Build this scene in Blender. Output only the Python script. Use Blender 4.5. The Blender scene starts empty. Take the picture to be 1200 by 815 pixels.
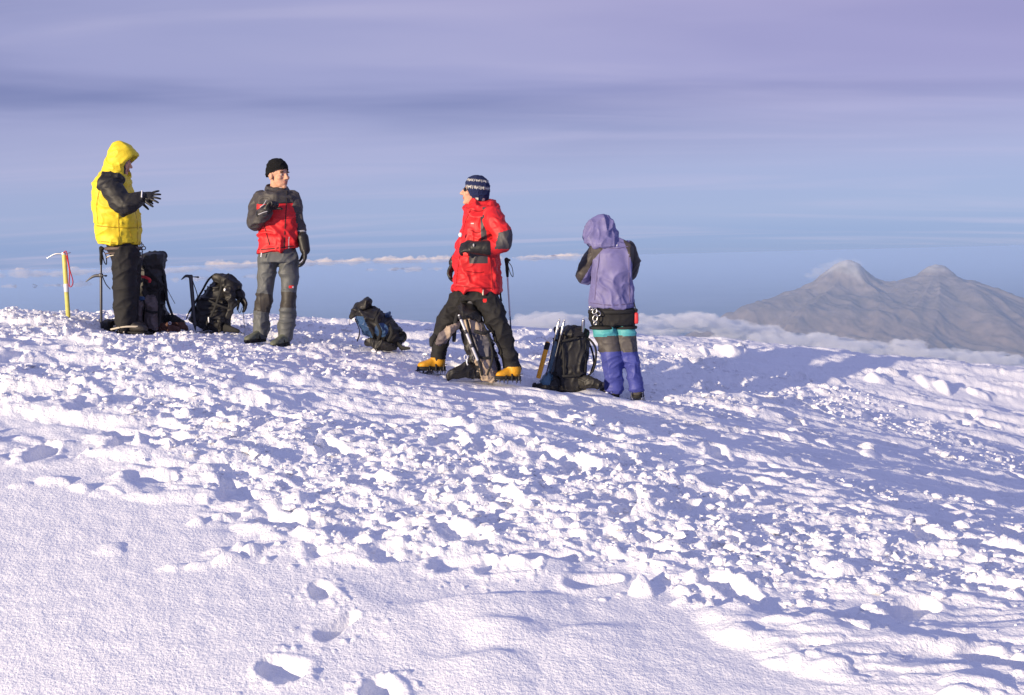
import bpy, math, random
import numpy as np
from mathutils import Vector, Matrix

R = math.radians
scene = bpy.context.scene
coll = scene.collection
rng = np.random.default_rng(11)
random.seed(11)

# ------------------------------------------------------------------ camera
EYE = Vector((0.0, 0.0, 1.6))
FPX = 1300.0                      # focal length in pixels of a 1200 px wide picture
PITCH, ROLL = R(4.62), R(1.4)
cam_data = bpy.data.cameras.new('camera')
cam = bpy.data.objects.new('camera', cam_data)
coll.objects.link(cam)
cam_data.sensor_width = 36.0
cam_data.lens = 36.0 * FPX / 1200.0
cam_data.clip_start = 0.05
cam_data.clip_end = 600000.0
CAM_M = Matrix.Rotation(math.pi / 2 - PITCH, 4, 'X') @ Matrix.Rotation(-ROLL, 4, 'Z')
cam.matrix_world = Matrix.Translation(EYE) @ CAM_M
scene.camera = cam

# ------------------------------------------------------------------ sun, sky, exposure
SUN_EL = R(9.8)
SUN_AZ = R(225.0)                 # compass angle of the sun, clockwise from +Y (the view direction)
sun_dir = Vector((math.sin(SUN_AZ) * math.cos(SUN_EL), math.cos(SUN_AZ) * math.cos(SUN_EL), math.sin(SUN_EL)))
sun_data = bpy.data.lights.new('sun', 'SUN')
sun_data.energy = 4.9
sun_data.angle = R(0.6)
sun_data.color = (1.0, 0.82, 0.58)
sun = bpy.data.objects.new('sun', sun_data)
coll.objects.link(sun)
sun.rotation_euler = sun_dir.to_track_quat('Z', 'Y').to_euler()

world = bpy.data.worlds.new('World')
scene.world = world
world.use_nodes = True
wn, wl = world.node_tree.nodes, world.node_tree.links
wn.clear()
def wnode(kind, **kw):
    n = wn.new(kind)
    for k, v in kw.items():
        setattr(n, k, v)
    return n
w_out = wnode('ShaderNodeOutputWorld')
w_bg = wnode('ShaderNodeBackground')
w_bg.inputs['Strength'].default_value = 0.10
sky = wnode('ShaderNodeTexSky', sky_type='NISHITA', sun_disc=False)
sky.sun_elevation = SUN_EL
sky.sun_rotation = SUN_AZ
sky.altitude = 4000.0
sky.air_density = 1.0
sky.dust_density = 1.0
sky.ozone_density = 2.0
# high thin cloud sheets: the view direction is carried onto a flat layer overhead, so the bands close up towards the horizon
w_tc = wnode('ShaderNodeTexCoord')
w_sep = wnode('ShaderNodeSeparateXYZ')
wl.new(w_tc.outputs['Generated'], w_sep.inputs[0])
def wmath(op, a, b=None, clamp=False):
    n = wnode('ShaderNodeMath', operation=op, use_clamp=clamp)
    for i, v in enumerate((a, b)):
        if v is None:
            continue
        if isinstance(v, (int, float)):
            n.inputs[i].default_value = v
        else:
            wl.new(v, n.inputs[i])
    return n.outputs[0]
zz = wmath('ADD', wmath('MAXIMUM', w_sep.outputs['Z'], 0.0), 0.10)
px_ = wmath('DIVIDE', w_sep.outputs['X'], zz)
py_ = wmath('DIVIDE', w_sep.outputs['Y'], zz)
w_comb = wnode('ShaderNodeCombineXYZ')
wl.new(px_, w_comb.inputs[0]); wl.new(py_, w_comb.inputs[1])
def wnoise(scale, rot, sc, detail=5.0, rough=0.5, dist=0.4):
    m = wnode('ShaderNodeMapping')
    m.inputs['Rotation'].default_value = (0, 0, rot)
    m.inputs['Scale'].default_value = sc
    wl.new(w_comb.outputs[0], m.inputs['Vector'])
    n = wnode('ShaderNodeTexNoise')
    n.inputs['Scale'].default_value = scale
    n.inputs['Detail'].default_value = detail
    n.inputs['Roughness'].default_value = rough
    n.inputs['Distortion'].default_value = dist
    wl.new(m.outputs[0], n.inputs['Vector'])
    return n.outputs['Fac']
def wramp(fac, stops):
    n = wnode('ShaderNodeValToRGB')
    e = n.color_ramp.elements
    while len(e) < len(stops):
        e.new(0.5)
    for el, (p, c) in zip(e, stops):
        el.position = p
        el.color = (*c, 1.0)
    n.color_ramp.interpolation = 'EASE'
    wl.new(fac, n.inputs[0])
    return n.outputs['Color']
def wmix(fac, a, b):
    n = wnode('ShaderNodeMix', data_type='RGBA')
    for sock, v in ((n.inputs[0], fac), (n.inputs[6], a), (n.inputs[7], b)):
        if isinstance(v, (int, float)):
            sock.default_value = v
        elif isinstance(v, tuple):
            sock.default_value = (*v, 1.0)
        else:
            wl.new(v, sock)
    return n.outputs[2]
SKY_K = 9.0                      # the cloud colours below are radiances before the strength of the Background node
def rad(r, g, b):
    return (r * SKY_K, g * SKY_K, b * SKY_K)
band = wnoise(0.40, R(9), (0.5, 1.5, 1.0), 4.0, 0.5, 0.9)
wisp = wnoise(0.8, R(-4), (0.35, 1.7, 1.0), 4.0, 0.5, 1.2)
sheet_col = wmix(wramp(band, [(0.30, (0, 0, 0)), (0.62, (1, 1, 1))]), rad(0.185, 0.21, 0.425), rad(0.35, 0.36, 0.60))
wisp_f = wmath('MULTIPLY', wramp(wisp, [(0.45, (0, 0, 0)), (0.75, (1, 1, 1))]), 0.6)
sheet_col = wmix(wisp_f, sheet_col, rad(0.48, 0.465, 0.68))
# pink tinge of the sheet towards the upper right
pink_f = wramp(wmath('ADD', wmath('MULTIPLY', w_sep.outputs['X'], 0.8), wmath('MULTIPLY', w_sep.outputs['Z'], 1.6)),
               [(0.10, (0, 0, 0)), (0.62, (1, 1, 1))])
sheet_col = wmix(wmath('MULTIPLY', pink_f, 0.45), sheet_col, rad(0.40, 0.335, 0.60))
# cover: thin near the horizon, thick overhead
cover = wramp(w_sep.outputs['Z'], [(0.0, (0.85,) * 3), (0.06, (0.85,) * 3), (0.14, (0.9,) * 3), (0.3, (0.9,) * 3), (0.42, (0.75,) * 3)])
sky_tint = wnode('ShaderNodeMix', data_type='RGBA', blend_type='MULTIPLY')
sky_tint.inputs[0].default_value = 1.0
wl.new(sky.outputs[0], sky_tint.inputs[6])
sky_tint.inputs[7].default_value = (0.88, 0.84, 0.95, 1.0)
low = wramp(w_sep.outputs['Z'], [(0.0, rad(0.225, 0.315, 0.58)), (0.012, rad(0.25, 0.34, 0.61)), (0.04, rad(0.345, 0.405, 0.64)), (0.10, rad(0.42, 0.44, 0.66)), (0.2, rad(0.28, 0.305, 0.54))])
low2 = wmix(wmath('MULTIPLY', wisp_f, 0.9), low, rad(0.48, 0.465, 0.68))
is_low = wramp(w_sep.outputs['Z'], [(0.05, (1, 1, 1)), (0.17, (0, 0, 0))])
sheet_col = wmix(is_low, sheet_col, low2)
# an unseen brighter blue veil, added high overhead to lighten the snow's shade
sheet_col = wmix(wramp(w_sep.outputs['Z'], [(0.36, (0, 0, 0)), (0.55, (1, 1, 1))]), sheet_col, rad(0.33, 0.365, 0.69))
wl.new(wmix(cover, sky_tint.outputs[2], sheet_col), w_bg.inputs['Color'])
wl.new(w_bg.outputs[0], w_out.inputs['Surface'])

scene.view_settings.view_transform = 'Standard'
scene.view_settings.look = 'None'
scene.view_settings.exposure = 0.26
scene.view_settings.gamma = 1.0
scene.view_settings.use_curve_mapping = False
scene.render.engine = 'CYCLES'
scene.cycles.use_denoising = True
scene.cycles.max_bounces = 5
scene.cycles.diffuse_bounces = 3
scene.cycles.volume_bounces = 3
scene.cycles.transparent_max_bounces = 16

# ------------------------------------------------------------------ helpers
M3 = CAM_M.to_3x3()
def ray(px, py):
    return M3 @ Vector(((px - 600.0) / FPX, -(py - 407.5) / FPX, -1.0))
def at(px, py, Y):
    """world point at depth Y (metres along +Y from the camera) seen at (px, py) of the 1200 x 815 photograph"""
    d = ray(px, py)
    return EYE + d * (Y / d.y)

def material(name, color, rough=0.7, metal=0.0, spec=0.3, noise=None, bump=None, emit=None):
    m = bpy.data.materials.new(name)
    m.use_nodes = True
    nt = m.node_tree
    b = nt.nodes['Principled BSDF']
    b.inputs['Base Color'].default_value = (*color, 1)
    b.inputs['Roughness'].default_value = rough
    b.inputs['Metallic'].default_value = metal
    b.inputs['Specular IOR Level'].default_value = spec
    tc = nt.nodes.new('ShaderNodeTexCoord')
    if noise:                                   # (scale, amount): a soft mottling of the colour
        n = nt.nodes.new('ShaderNodeTexNoise')
        n.inputs['Scale'].default_value = noise[0]
        n.inputs['Detail'].default_value = 4
        nt.links.new(tc.outputs['Object'], n.inputs['Vector'])
        r = nt.nodes.new('ShaderNodeValToRGB')
        k = noise[1]
        r.color_ramp.elements[0].position = 0.3
        r.color_ramp.elements[1].position = 0.7
        r.color_ramp.elements[0].color = (*[max(0, c * (1 - k)) for c in color], 1)
        r.color_ramp.elements[1].color = (*[min(1, c * (1 + k)) for c in color], 1)
        nt.links.new(n.outputs['Fac'], r.inputs[0])
        nt.links.new(r.outputs[0], b.inputs['Base Color'])
    if bump:                                    # (scale, strength, distance)
        n = nt.nodes.new('ShaderNodeTexNoise')
        n.inputs['Scale'].default_value = bump[0]
        n.inputs['Detail'].default_value = 5
        n.inputs['Roughness'].default_value = 0.6
        if len(bump) > 3:
            n.noise_type = 'RIDGED_MULTIFRACTAL'; n.inputs['Detail'].default_value = 2.5; n.inputs['Distortion'].default_value = 1.2
        nt.links.new(tc.outputs['Object'], n.inputs['Vector'])
        bp = nt.nodes.new('ShaderNodeBump')
        bp.inputs['Strength'].default_value = bump[1]
        bp.inputs['Distance'].default_value = bump[2]
        nt.links.new(n.outputs['Fac'], bp.inputs['Height'])
        nt.links.new(bp.outputs[0], b.inputs['Normal'])
    return m

def new_mesh(name, co, faces_quads=None, faces=None, mats=(), mat_idx=None, smooth=True):
    me = bpy.data.meshes.new(name)
    if faces_quads is not None:
        co = np.asarray(co, np.float32)
        q = np.asarray(faces_quads, np.int32)
        me.vertices.add(len(co)); me.vertices.foreach_set('co', co.ravel())
        me.loops.add(q.size); me.loops.foreach_set('vertex_index', q.ravel())
        me.polygons.add(len(q))
        me.polygons.foreach_set('loop_start', np.arange(len(q), dtype=np.int32) * 4)
        me.update(calc_edges=True)
    else:
        me.from_pydata([tuple(c) for c in co], [], faces)
        me.update()
    for m in mats:
        me.materials.append(m)
    if mat_idx is not None:
        me.polygons.foreach_set('material_index', np.asarray(mat_idx, np.int32))
    me.polygons.foreach_set('use_smooth', np.full(len(me.polygons), smooth))
    me.validate()
    return me

def link(name, me, parent=None):
    o = bpy.data.objects.new(name, me)
    coll.objects.link(o)
    if parent is not None:
        o.parent = parent
    return o
def tag(o, label=None, cat=None, group=None, kind=None):
    if label: o['label'] = label
    if cat: o['category'] = cat
    if group: o['group'] = group
    if kind: o['kind'] = kind
    return o
def thing(name, loc, label, cat, group=None):
    o = bpy.data.objects.new(name, None)
    coll.objects.link(o)
    o.location = loc
    o.empty_display_size = 0.1
    return tag(o, label, cat, group)

# lattice noise on a raster (cubic B-spline interpolation of random lattices)
def spline_matrix(n, step, cell, ph):
    t = (np.arange(n) * step) / cell + ph
    i = np.floor(t).astype(int); f = t - i
    A = np.zeros((n, i.max() + 4), np.float32)
    w = [(1 - f) ** 3 / 6, (3 * f ** 3 - 6 * f ** 2 + 4) / 6, (-3 * f ** 3 + 3 * f ** 2 + 3 * f + 1) / 6, f ** 3 / 6]
    rows = np.arange(n)
    for k in range(4):
        A[rows, i + k] += w[k]
    return A
def lattice_noise(ny, nx, step, cy, cx, g=rng):
    A = spline_matrix(ny, step, cy, g.random()); B = spline_matrix(nx, step, cx, g.random())
    L = g.uniform(-1, 1, (A.shape[1], B.shape[1])).astype(np.float32)
    return (A @ L @ B.T) * 1.9
def fbm(ny, nx, step, cy, cx, octaves, gain=0.5, g=rng):
    s = 0; a = 1.0
    for k in range(octaves):
        s = s + a * lattice_noise(ny, nx, step, cy / 2 ** k, cx / 2 ** k, g); a *= gain
    return s
# scattered-point value noise in 3D
_perm = np.random.default_rng(5).random((64, 64, 64)).astype(np.float32) * 2 - 1
def vnoise3(p):
    i = np.floor(p).astype(int); f = p - i
    f = f * f * (3 - 2 * f)
    i = i & 63; j = (i + 1) & 63
    x0, y0, z0 = i[:, 0], i[:, 1], i[:, 2]; x1, y1, z1 = j[:, 0], j[:, 1], j[:, 2]
    fx, fy, fz = f[:, 0], f[:, 1], f[:, 2]
    def l(a, b, t): return a + (b - a) * t
    return l(l(l(_perm[x0, y0, z0], _perm[x1, y0, z0], fx), l(_perm[x0, y1, z0], _perm[x1, y1, z0], fx), fy),
             l(l(_perm[x0, y0, z1], _perm[x1, y0, z1], fx), l(_perm[x0, y1, z1], _perm[x1, y1, z1], fx), fy), fz)
def fbm3(p, octaves=4, gain=0.5):
    s = 0; a = 1
    for k in range(octaves):
        s = s + a * vnoise3(p * 2 ** k + 17.3 * k); a *= gain
    return s
def sstep(a, b, x):
    t = np.clip((x - a) / (b - a), 0, 1)
    return t * t * (3 - 2 * t)

# ------------------------------------------------------------------ the snow dome
# control points: pixel of the photograph, depth in metres
CTRL = [(148, 389, 10.2), (315, 401, 10.3), (500, 432, 9.75), (595, 444, 9.45), (725, 463, 10.0), (255, 385, 10.7), (445, 404, 10.3),
        (660, 452, 10.0), (20, 800, 4.1), (300, 800, 4.1), (600, 805, 4.08), (900, 805, 4.05), (1190, 805, 4.0),
        (0, 374, 12.3), (250, 376, 12.4), (430, 382, 12.6), (640, 394, 12.8), (800, 410, 13.0), (900, 416, 13.2), (1000, 423, 13.4), (1100, 431, 13.5), (1199, 438, 13.6),
        (100, 575, 5.9), (400, 600, 5.8), (800, 600, 5.95), (1150, 600, 6.1)]
P = np.array([at(*c) for c in CTRL])
def basis(x, y):
    x = np.asarray(x, float); y = np.asarray(y, float)
    return np.stack([np.ones_like(x), x, y, x * x, x * y, y * y, y ** 3 / 10, x * y * y / 10], -1)
Wt = np.array([3.0] * 8 + [1.0] * 5 + [2.2] * 9 + [1.0] * 4)
assert len(Wt) == len(CTRL)
BC, *_ = np.linalg.lstsq(basis(P[:, 0], P[:, 1]) * Wt[:, None], P[:, 2] * Wt, rcond=None)
print('base fit residuals', np.round(basis(P[:, 0], P[:, 1]) @ BC - P[:, 2], 3))
def base_z(x, y):
    x = np.asarray(x, float); y = np.asarray(y, float)
    xc = np.clip(x, -6.5, 8.5); thr = np.clip(12.95 + 0.108 * x, 12.2, 13.9)
    yc = np.clip(y, 2.5, thr + 0.1)
    z = basis(xc, yc) @ BC
    z = z - 0.12 * (x - xc) * np.sign(x) * np.where(np.abs(x) > 6.5, 1, 0)
    past = np.maximum(0, y - thr)
    z = z - 0.03 * np.minimum(past, 3.5) ** 2 - 0.22 * np.maximum(0, past - 3.5)
    z = z - 0.03 * np.maximum(0, 2.5 - y)
    r = np.hypot(x, y)
    z = z - 0.30 * np.maximum(0, r - 22) - 0.15 * np.maximum(0, r - 60)
    return np.maximum(z, -2600.4)
def ground_at(px, py):
    """where the ray through a pixel meets the snow"""
    d = ray(px, py); t = 3.0
    for _ in range(400):
        p = EYE + d * t
        if p.z < float(base_z(p.x, p.y)):
            break
        t *= 1.004
    return p

# micro relief on a raster
RX0, RY0, RS = -12.0, 0.5, 0.0105
RNX, RNY = 2476, 1714
xs = RX0 + np.arange(RNX) * RS; ys = RY0 + np.arange(RNY) * RS
X2, Y2 = np.meshgrid(xs.astype(np.float32), ys.astype(np.float32))
# edge between the trampled snow (far) and the untouched crust (near)
edge = [ground_at(*p) for p in [(0, 572), (100, 578), (210, 596), (290, 618), (345, 645), (450, 655), (560, 652), (650, 650), (720, 668), (800, 715), (880, 768), (960, 800), (1020, 814)]]
ex = np.array([p.x for p in edge]); ey = np.array([p.y for p in edge])
ex = np.concatenate([[-12], ex, [2.4, 4.0, 14]]); ey = np.concatenate([[ey[0] + 0.8], ey, [3.2, 1.0, 0.4]])
yb = np.interp(xs, ex, ey)
jit = fbm(RNY, RNX, RS, 0.35, 0.5, 3) * 0.16
dist_edge = Y2 - yb[None, :].astype(np.float32) + jit
TR = sstep(-0.05, 0.22, dist_edge)                     # 1 where trampled
rightness = sstep(0.5, 4.0, X2 - 0.25 * (Y2 - 7))       # wind-worn side
H = np.zeros((RNY, RNX), np.float32)
# broad swells everywhere
H += 0.020 * fbm(RNY, RNX, RS, 1.3, 2.2, 2)
# rumpled trampled ground: fractal crumbs and broken crust plates with sharp, ragged edges
rump = fbm(RNY, RNX, RS, 0.22, 0.55, 5, 0.55)
rump2 = np.abs(fbm(RNY, RNX, RS, 0.14, 0.24, 4, 0.58))
crumb = np.abs(fbm(RNY, RNX, RS, 0.055, 0.07, 2, 0.6))
pn = fbm(RNY, RNX, RS, 0.17, 0.55, 5, 0.56)
plate = sstep(0.10, 0.22, pn) * 0.026 + sstep(0.62, 0.74, pn) * 0.022 - sstep(0.25, 0.40, -pn) * 0.020
patch = sstep(-0.4, 0.5, fbm(RNY, RNX, RS, 0.8, 1.2, 2))
H += 1.22 * TR * (0.015 * rump - 0.011 * rump2 + 0.72 * plate + 0.011 * patch * (0.5 - crumb)) * (1 - 0.55 * rightness)
# wind ridges on the right
sas = fbm(RNY, RNX, RS, 0.22, 0.95, 5, 0.55)
sas2 = fbm(RNY, RNX, RS, 0.12, 0.5, 4, 0.55)
H += TR * rightness * (0.032 * np.maximum(sas, -0.3) + 0.020 * sstep(0.1, 0.25, sas2))
# prints
def stamp(cx, cy, ang, L, Wd, depth, rim, rough=0.25, g=rng):
    rad_ = L * 1.1 + 0.12
    i0 = max(0, int((cy - rad_ - RY0) / RS)); i1 = min(RNY, int((cy + rad_ - RY0) / RS) + 1)
    j0 = max(0, int((cx - rad_ - RX0) / RS)); j1 = min(RNX, int((cx + rad_ - RX0) / RS) + 1)
    if i1 - i0 < 3 or j1 - j0 < 3:
        return
    dx = X2[i0:i1, j0:j1] - cx; dy = Y2[i0:i1, j0:j1] - cy
    u = dx * math.cos(ang) + dy * math.sin(ang); v = -dx * math.sin(ang) + dy * math.cos(ang)
    wob = 1 + rough * rump[(i0 + 37) % (RNY - 200): (i0 + 37) % (RNY - 200) + (i1 - i0), j0:j1][:dx.shape[0], :dx.shape[1]] if i1 - i0 <= 200 else 1
    w = Wd * (1 - 0.25 * u / L)
    q = np.hypot(np.maximum(np.abs(u) - (L - Wd), 0), v) / w
    q = q * wob
    hole = 1 - sstep(0.55, 1.02, q)
    ring = np.exp(-((q - 1.25) / 0.28) ** 2)
    H[i0:i1, j0:j1] += -depth * hole + rim * ring
n_print = 0
for _ in range(3000):
    x = rng.uniform(-6.8, 7.0); y = rng.uniform(3.0, 12.5)
    if n_print > 420:
        break
    if abs(x) > 0.62 * y + 0.8:
        continue
    i = int((y - RY0) / RS); j = int((x - RX0) / RS)
    if dist_edge[i, j] < 0.18 or (rightness[i, j] > rng.random() * 1.6):
        continue
    a = rng.choice([0.05, 0.5, 2.7, -0.4, 1.3]) + rng.normal(0, 0.35)
    stamp(x, y, a, rng.uniform(0.13, 0.17), rng.uniform(0.055, 0.075), rng.uniform(0.02, 0.055), rng.uniform(0.006, 0.016))
    n_print += 1
# clods kicked out of the crust: low irregular domes with sharp edges
dens = fbm(RNY, RNX, RS, 0.7, 0.9, 3)
C = np.zeros((RNY, RNX), np.float32)
def clod(x, y, r, h, asp, ang):
    k = int(r * max(1, asp) * 1.5 / RS) + 2
    i = int((y - RY0) / RS); j = int((x - RX0) / RS)
    if i - k < 0 or j - k < 0 or i + k >= RNY or j + k >= RNX:
        return
    dx = X2[i - k:i + k, j - k:j + k] - x; dy = Y2[i - k:i + k, j - k:j + k] - y
    u = (dx * math.cos(ang) + dy * math.sin(ang)) / (r * asp); v = (-dx * math.sin(ang) + dy * math.cos(ang)) / r
    p1, p2, p3 = rng.uniform(0, 6.28, 3)
    th = np.arctan2(v, u)
    q = np.hypot(u, v) * (1 + 0.16 * np.sin(2 * th + p1) + 0.13 * np.sin(3 * th + p2) + 0.08 * np.sin(5 * th + p3))
    tilt = 1 + 0.4 * u * math.cos(p1) + 0.3 * v * math.sin(p1)
    z = h * np.maximum(0, 1 - q ** 2.5) ** 0.75 * tilt
    sl = C[i - k:i + k, j - k:j + k]
    np.maximum(sl, z, out=sl)
n_clod = 0
while n_clod < 17000:
    y = 3.0 + 10.3 * rng.random() ** 0.8; x = rng.uniform(-0.58, 0.58) * y
    i = int((y - RY0) / RS); j = int((x - RX0) / RS)
    if dist_edge[i, j] < 0.05 or dens[i, j] + 0.5 - 0.75 * rightness[i, j] < rng.random() * 1.6:
        n_clod += 0.05
        continue
    r = min(0.036, 0.0095 * (1 - rng.random()) ** -0.34)
    clod(x, y, r, r * rng.uniform(0.45, 1.05), rng.uniform(1.0, 2.4), rng.uniform(-0.7, 0.7))
    n_clod += 1
for _ in range(130):                                 # larger plates, mostly along the edge of the trampled snow
    if rng.random() < 0.65:
        x = rng.uniform(-3, 2.6); y = float(np.interp(x, ex, ey)) + rng.uniform(0.02, 0.8)
    else:
        y = rng.uniform(5, 12.5); x = rng.uniform(-0.55, 0.55) * y
    clod(x, y, rng.uniform(0.03, 0.06), rng.uniform(0.012, 0.03), rng.uniform(1.5, 3.2), rng.uniform(-0.6, 0.4))
for px, py, r, h in [(858, 414, .11, .10), (846, 412, .08, .07), (876, 416, .13, .06), (868, 410, .05, .09), (890, 418, .08, .05), (1016, 529, .05, .09), (1020, 535, .07, .05), (1092, 455, .16, .07),
                     (1030, 450, .12, .06), (965, 446, .12, .06), (880, 440, .12, .05), (700, 440, .06, .04), (752, 693, .045, .07), (760, 610, .06, .06), (1100, 458, .1, .1),
                     (1040, 440, .09, .07), (1150, 462, .12, .07), (935, 445, .12, .05), (860, 470, .2, .05)]:
    g_ = ground_at(px, py)
    clod(g_.x, g_.y, r, h, 1.3, 0.1)
# untouched crust: soft drift ridges between the lone prints
SM = 1 - TR
H += SM * 0.0026 * fbm(RNY, RNX, RS, 0.04, 0.045, 2)
g1 = ground_at(560, 700)
# a few scalloped drift edges, given as pixel polylines: steep on the sun side's far edge
def drift(pts, h, wl_, wr):
    p = [ground_at(*q) for q in pts]
    xs_ = np.array([q.x for q in p]); ys_ = np.array([q.y for q in p])
    j0, j1 = int((xs_.min() - RX0) / RS), int((xs_.max() - RX0) / RS)
    sub = slice(j0, j1)
    o = np.argsort(xs_)
    yy = np.interp(xs[sub], xs_[o], ys_[o])
    kk = np.hanning(41); yy = np.convolve(np.pad(yy, 20, 'edge'), kk / kk.sum(), 'valid') + 0.02 * rump[300, sub]
    d = Y2[:, sub] - yy[None, :]
    env = np.sin(np.linspace(0, math.pi, j1 - j0)) ** 1.3
    prof = np.where(d < 0, np.exp(-(d / wl_) ** 2), np.exp(-(d / wr) ** 2))
    H[:, sub] += (1.5 * h * prof * env[None, :]).astype(np.float32)
drift([(450, 716), (520, 712), (600, 708), (690, 698)], 0.034, 0.22, 0.045)
drift([(370, 672), (430, 712), (520, 756)], 0.012, 0.2, 0.11)
drift([(540, 735), (600, 742), (650, 738)], 0.022, 0.16, 0.05)
drift([(500, 782), (570, 778), (640, 772)], 0.022, 0.2, 0.05)
drift([(600, 760), (680, 742), (760, 738)], 0.018, 0.2, 0.05)
drift([(560, 668), (640, 664), (690, 672)], 0.03, 0.16, 0.05)
drift([(760, 640), (900, 650), (1050, 640), (1180, 655)], 0.03, 0.2, 0.06)
# lone prints in the crust, pixel positions from the photograph
def print_at(px, py, ang, L, Wd, depth, rim):
    g_ = ground_at(px, py)
    stamp(g_.x, g_.y, ang, L, Wd, depth * 0.72, rim, 0.28)
    for _ in range(26):
        t_ = rng.uniform(0, 6.28); k_ = rng.uniform(0.9, 1.9)
        clod(g_.x + math.cos(t_) * L * k_, g_.y + math.sin(t_) * L * k_, rng.uniform(0.006, 0.016), rng.uniform(0.004, 0.012), 1.3, t_)
print_at(375, 690, 2.0, 0.085, 0.06, 0.07, 0.006)
print_at(399, 731, 0.9, 0.125, 0.056, 0.075, 0.006)
print_at(328, 782, 2.6, 0.105, 0.065, 0.08, 0.008)
print_at(444, 806, 1.9, 0.09, 0.065, 0.075, 0.01)
for px, py, r_, h_, a_, t_ in [(205, 664, .022, .02, 3.2, .1), (238, 661, .03, .026, 2.8, .15), (270, 655, .034, .035, 2.2, .3), (296, 646, .036, .042, 1.5, .5), (312, 654, .02, .024, 1.4, .2), (252, 645, .022, .02, 2.4, .5), (282, 640, .026, .028, 1.6, .8),
                          (60, 566, .035, .03, 3.0, .0), (95, 572, .03, .026, 2.2, -.1), (25, 568, .026, .024, 2.6, .1), (230, 612, .026, .024, 2.0, .3), (258, 606, .03, .03, 1.6, .2), (160, 580, .024, .02, 2.4, -.1)]:
    g_ = ground_at(px, py); clod(g_.x, g_.y, r_, h_, a_, t_)
for px, py, a in [(475, 650, .1), (545, 660, .2), (600, 668, -.1), (650, 655, .2), (700, 680, 0.3), (530, 600, 1.2), (545, 560, 1.3), (470, 620, .4), (400, 640, .3),
                  (300, 580, .2), (180, 560, .1), (860, 690, -.6), (850, 640, .9), (780, 640, -0.2), (900, 560, .1), (980, 600, -.1)]:
    print_at(px, py, a, 0.15, 0.065, 0.045, 0.012)
# whatever stands on the snow has pressed it flat: (pixel, depth) of the point of contact, radius
CONTACT = [(155, 395, 10.08, .24), (156, 391, 10.35, .2), (299, 402, 10.2, .2), (328, 407, 10.2, .2), (505, 434.5, 9.62, .24), (594, 445.5, 9.5, .24), (714, 464.5, 10.05, .2), (747, 466, 10.06, .2),
           (176, 388, 10.6, .28), (208, 387, 10.55, .2), (126, 387, 10.0, .16), (248, 388, 10.7, .3), (278, 390, 10.6, .2), (450, 407, 10.25, .3), (474, 409.5, 10.2, .2), (563, 445, 9.5, .26), (532, 443, 9.35, .2), (663, 457, 10.0, .3), (630, 454, 9.86, .2), (700, 454, 9.9, .2)]
for px, py, yy, r_ in CONTACT:
    p = at(px, py + 2.5, yy)
    for shift, sx, sy, am in ((0.0, r_, r_, 1.0), (-0.35, r_ * 0.9, 0.38, 0.0)):
        w_ = np.exp(-((X2 - p.x) / sx) ** 2 - ((Y2 - p.y - shift) / sy) ** 2)
        w_ = np.minimum(1, w_ * 1.25)
        if am:
            H += w_ * ((p.z - 0.012 - float(base_z(p.x, p.y))) - H * 0.9)
        else:
            H -= w_ * 0.7 * np.maximum(H, 0)
lump = fbm(RNY, RNX, RS, 0.06, 0.07, 2)
H += C * (1 + 0.25 * lump)
# fade the relief at the borders of the raster
fx = sstep(0, 1.5, X2 - xs[0]) * sstep(0, 1.5, xs[-1] - X2) * sstep(0, 0.5, Y2 - ys[0]) * sstep(0, 1.0, ys[-1] - Y2)
H *= fx
def relief(x, y):
    u = np.clip((np.asarray(x) - RX0) / RS, 0, RNX - 1.001); v = np.clip((np.asarray(y) - RY0) / RS, 0, RNY - 1.001)
    j = u.astype(int); i = v.astype(int); a = u - j; b = v - i
    return (H[i, j] * (1 - a) + H[i, j + 1] * a) * (1 - b) + (H[i + 1, j] * (1 - a) + H[i + 1, j + 1] * a) * b
def snow_z(x, y):
    return float(base_z(x, y) + relief(np.array([x]), np.array([y]))[0])

th_d = np.arange(R(-33), R(33), 0.00125)
th = np.concatenate([th_d, np.linspace(R(33), R(327), 90)[:-1]])
rr = np.concatenate([np.geomspace(0.25, 3.2, 70)[:-1], np.geomspace(3.2, 17, int(math.log(17 / 3.2) / 0.0026))[:-1], np.geomspace(17, 9000, 90)])
TH, RR = np.meshgrid(th, rr)
GX = RR * np.sin(TH); GY = RR * np.cos(TH)
GZ = base_z(GX, GY) + relief(GX.ravel(), GY.ravel()).reshape(GX.shape)
nr, nt_ = GX.shape
co = np.stack([GX, GY, GZ], -1).reshape(-1, 3)
ii = np.arange(nr - 1)[:, None] * nt_; jj = np.arange(nt_)[None, :]; jn = (jj + 1) % nt_
quads = np.stack([ii + jj, ii + nt_ + jj, ii + nt_ + jn, ii + jn], -1).reshape(-1, 4)
quads = quads[:, ::-1]
snow = bpy.data.materials.new('snow')
snow.use_nodes = True
nt = snow.node_tree; b = nt.nodes['Principled BSDF']
b.inputs['Base Color'].default_value = (0.885, 0.885, 0.915, 1)
b.inputs['Roughness'].default_value = 0.55
b.inputs['Specular IOR Level'].default_value = 0.25
tc = nt.nodes.new('ShaderNodeTexCoord')
def grain(scale, strength, dist, prev=None, kind='ShaderNodeTexNoise'):
    n = nt.nodes.new(kind); n.inputs['Scale'].default_value = scale
    if kind == 'ShaderNodeTexNoise':
        n.inputs['Detail'].default_value = 3
    nt.links.new(tc.outputs['Object'], n.inputs['Vector'])
    bp = nt.nodes.new('ShaderNodeBump'); bp.inputs['Strength'].default_value = strength; bp.inputs['Distance'].default_value = dist
    nt.links.new(n.outputs['Fac' if kind == 'ShaderNodeTexNoise' else 'Distance'], bp.inputs['Height'])
    if prev is not None:
        nt.links.new(prev, bp.inputs['Normal'])
    return bp.outputs[0]
nrm = grain(62, 0.6, 0.012)
nrm = grain(170, 0.5, 0.006, nrm)
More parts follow.
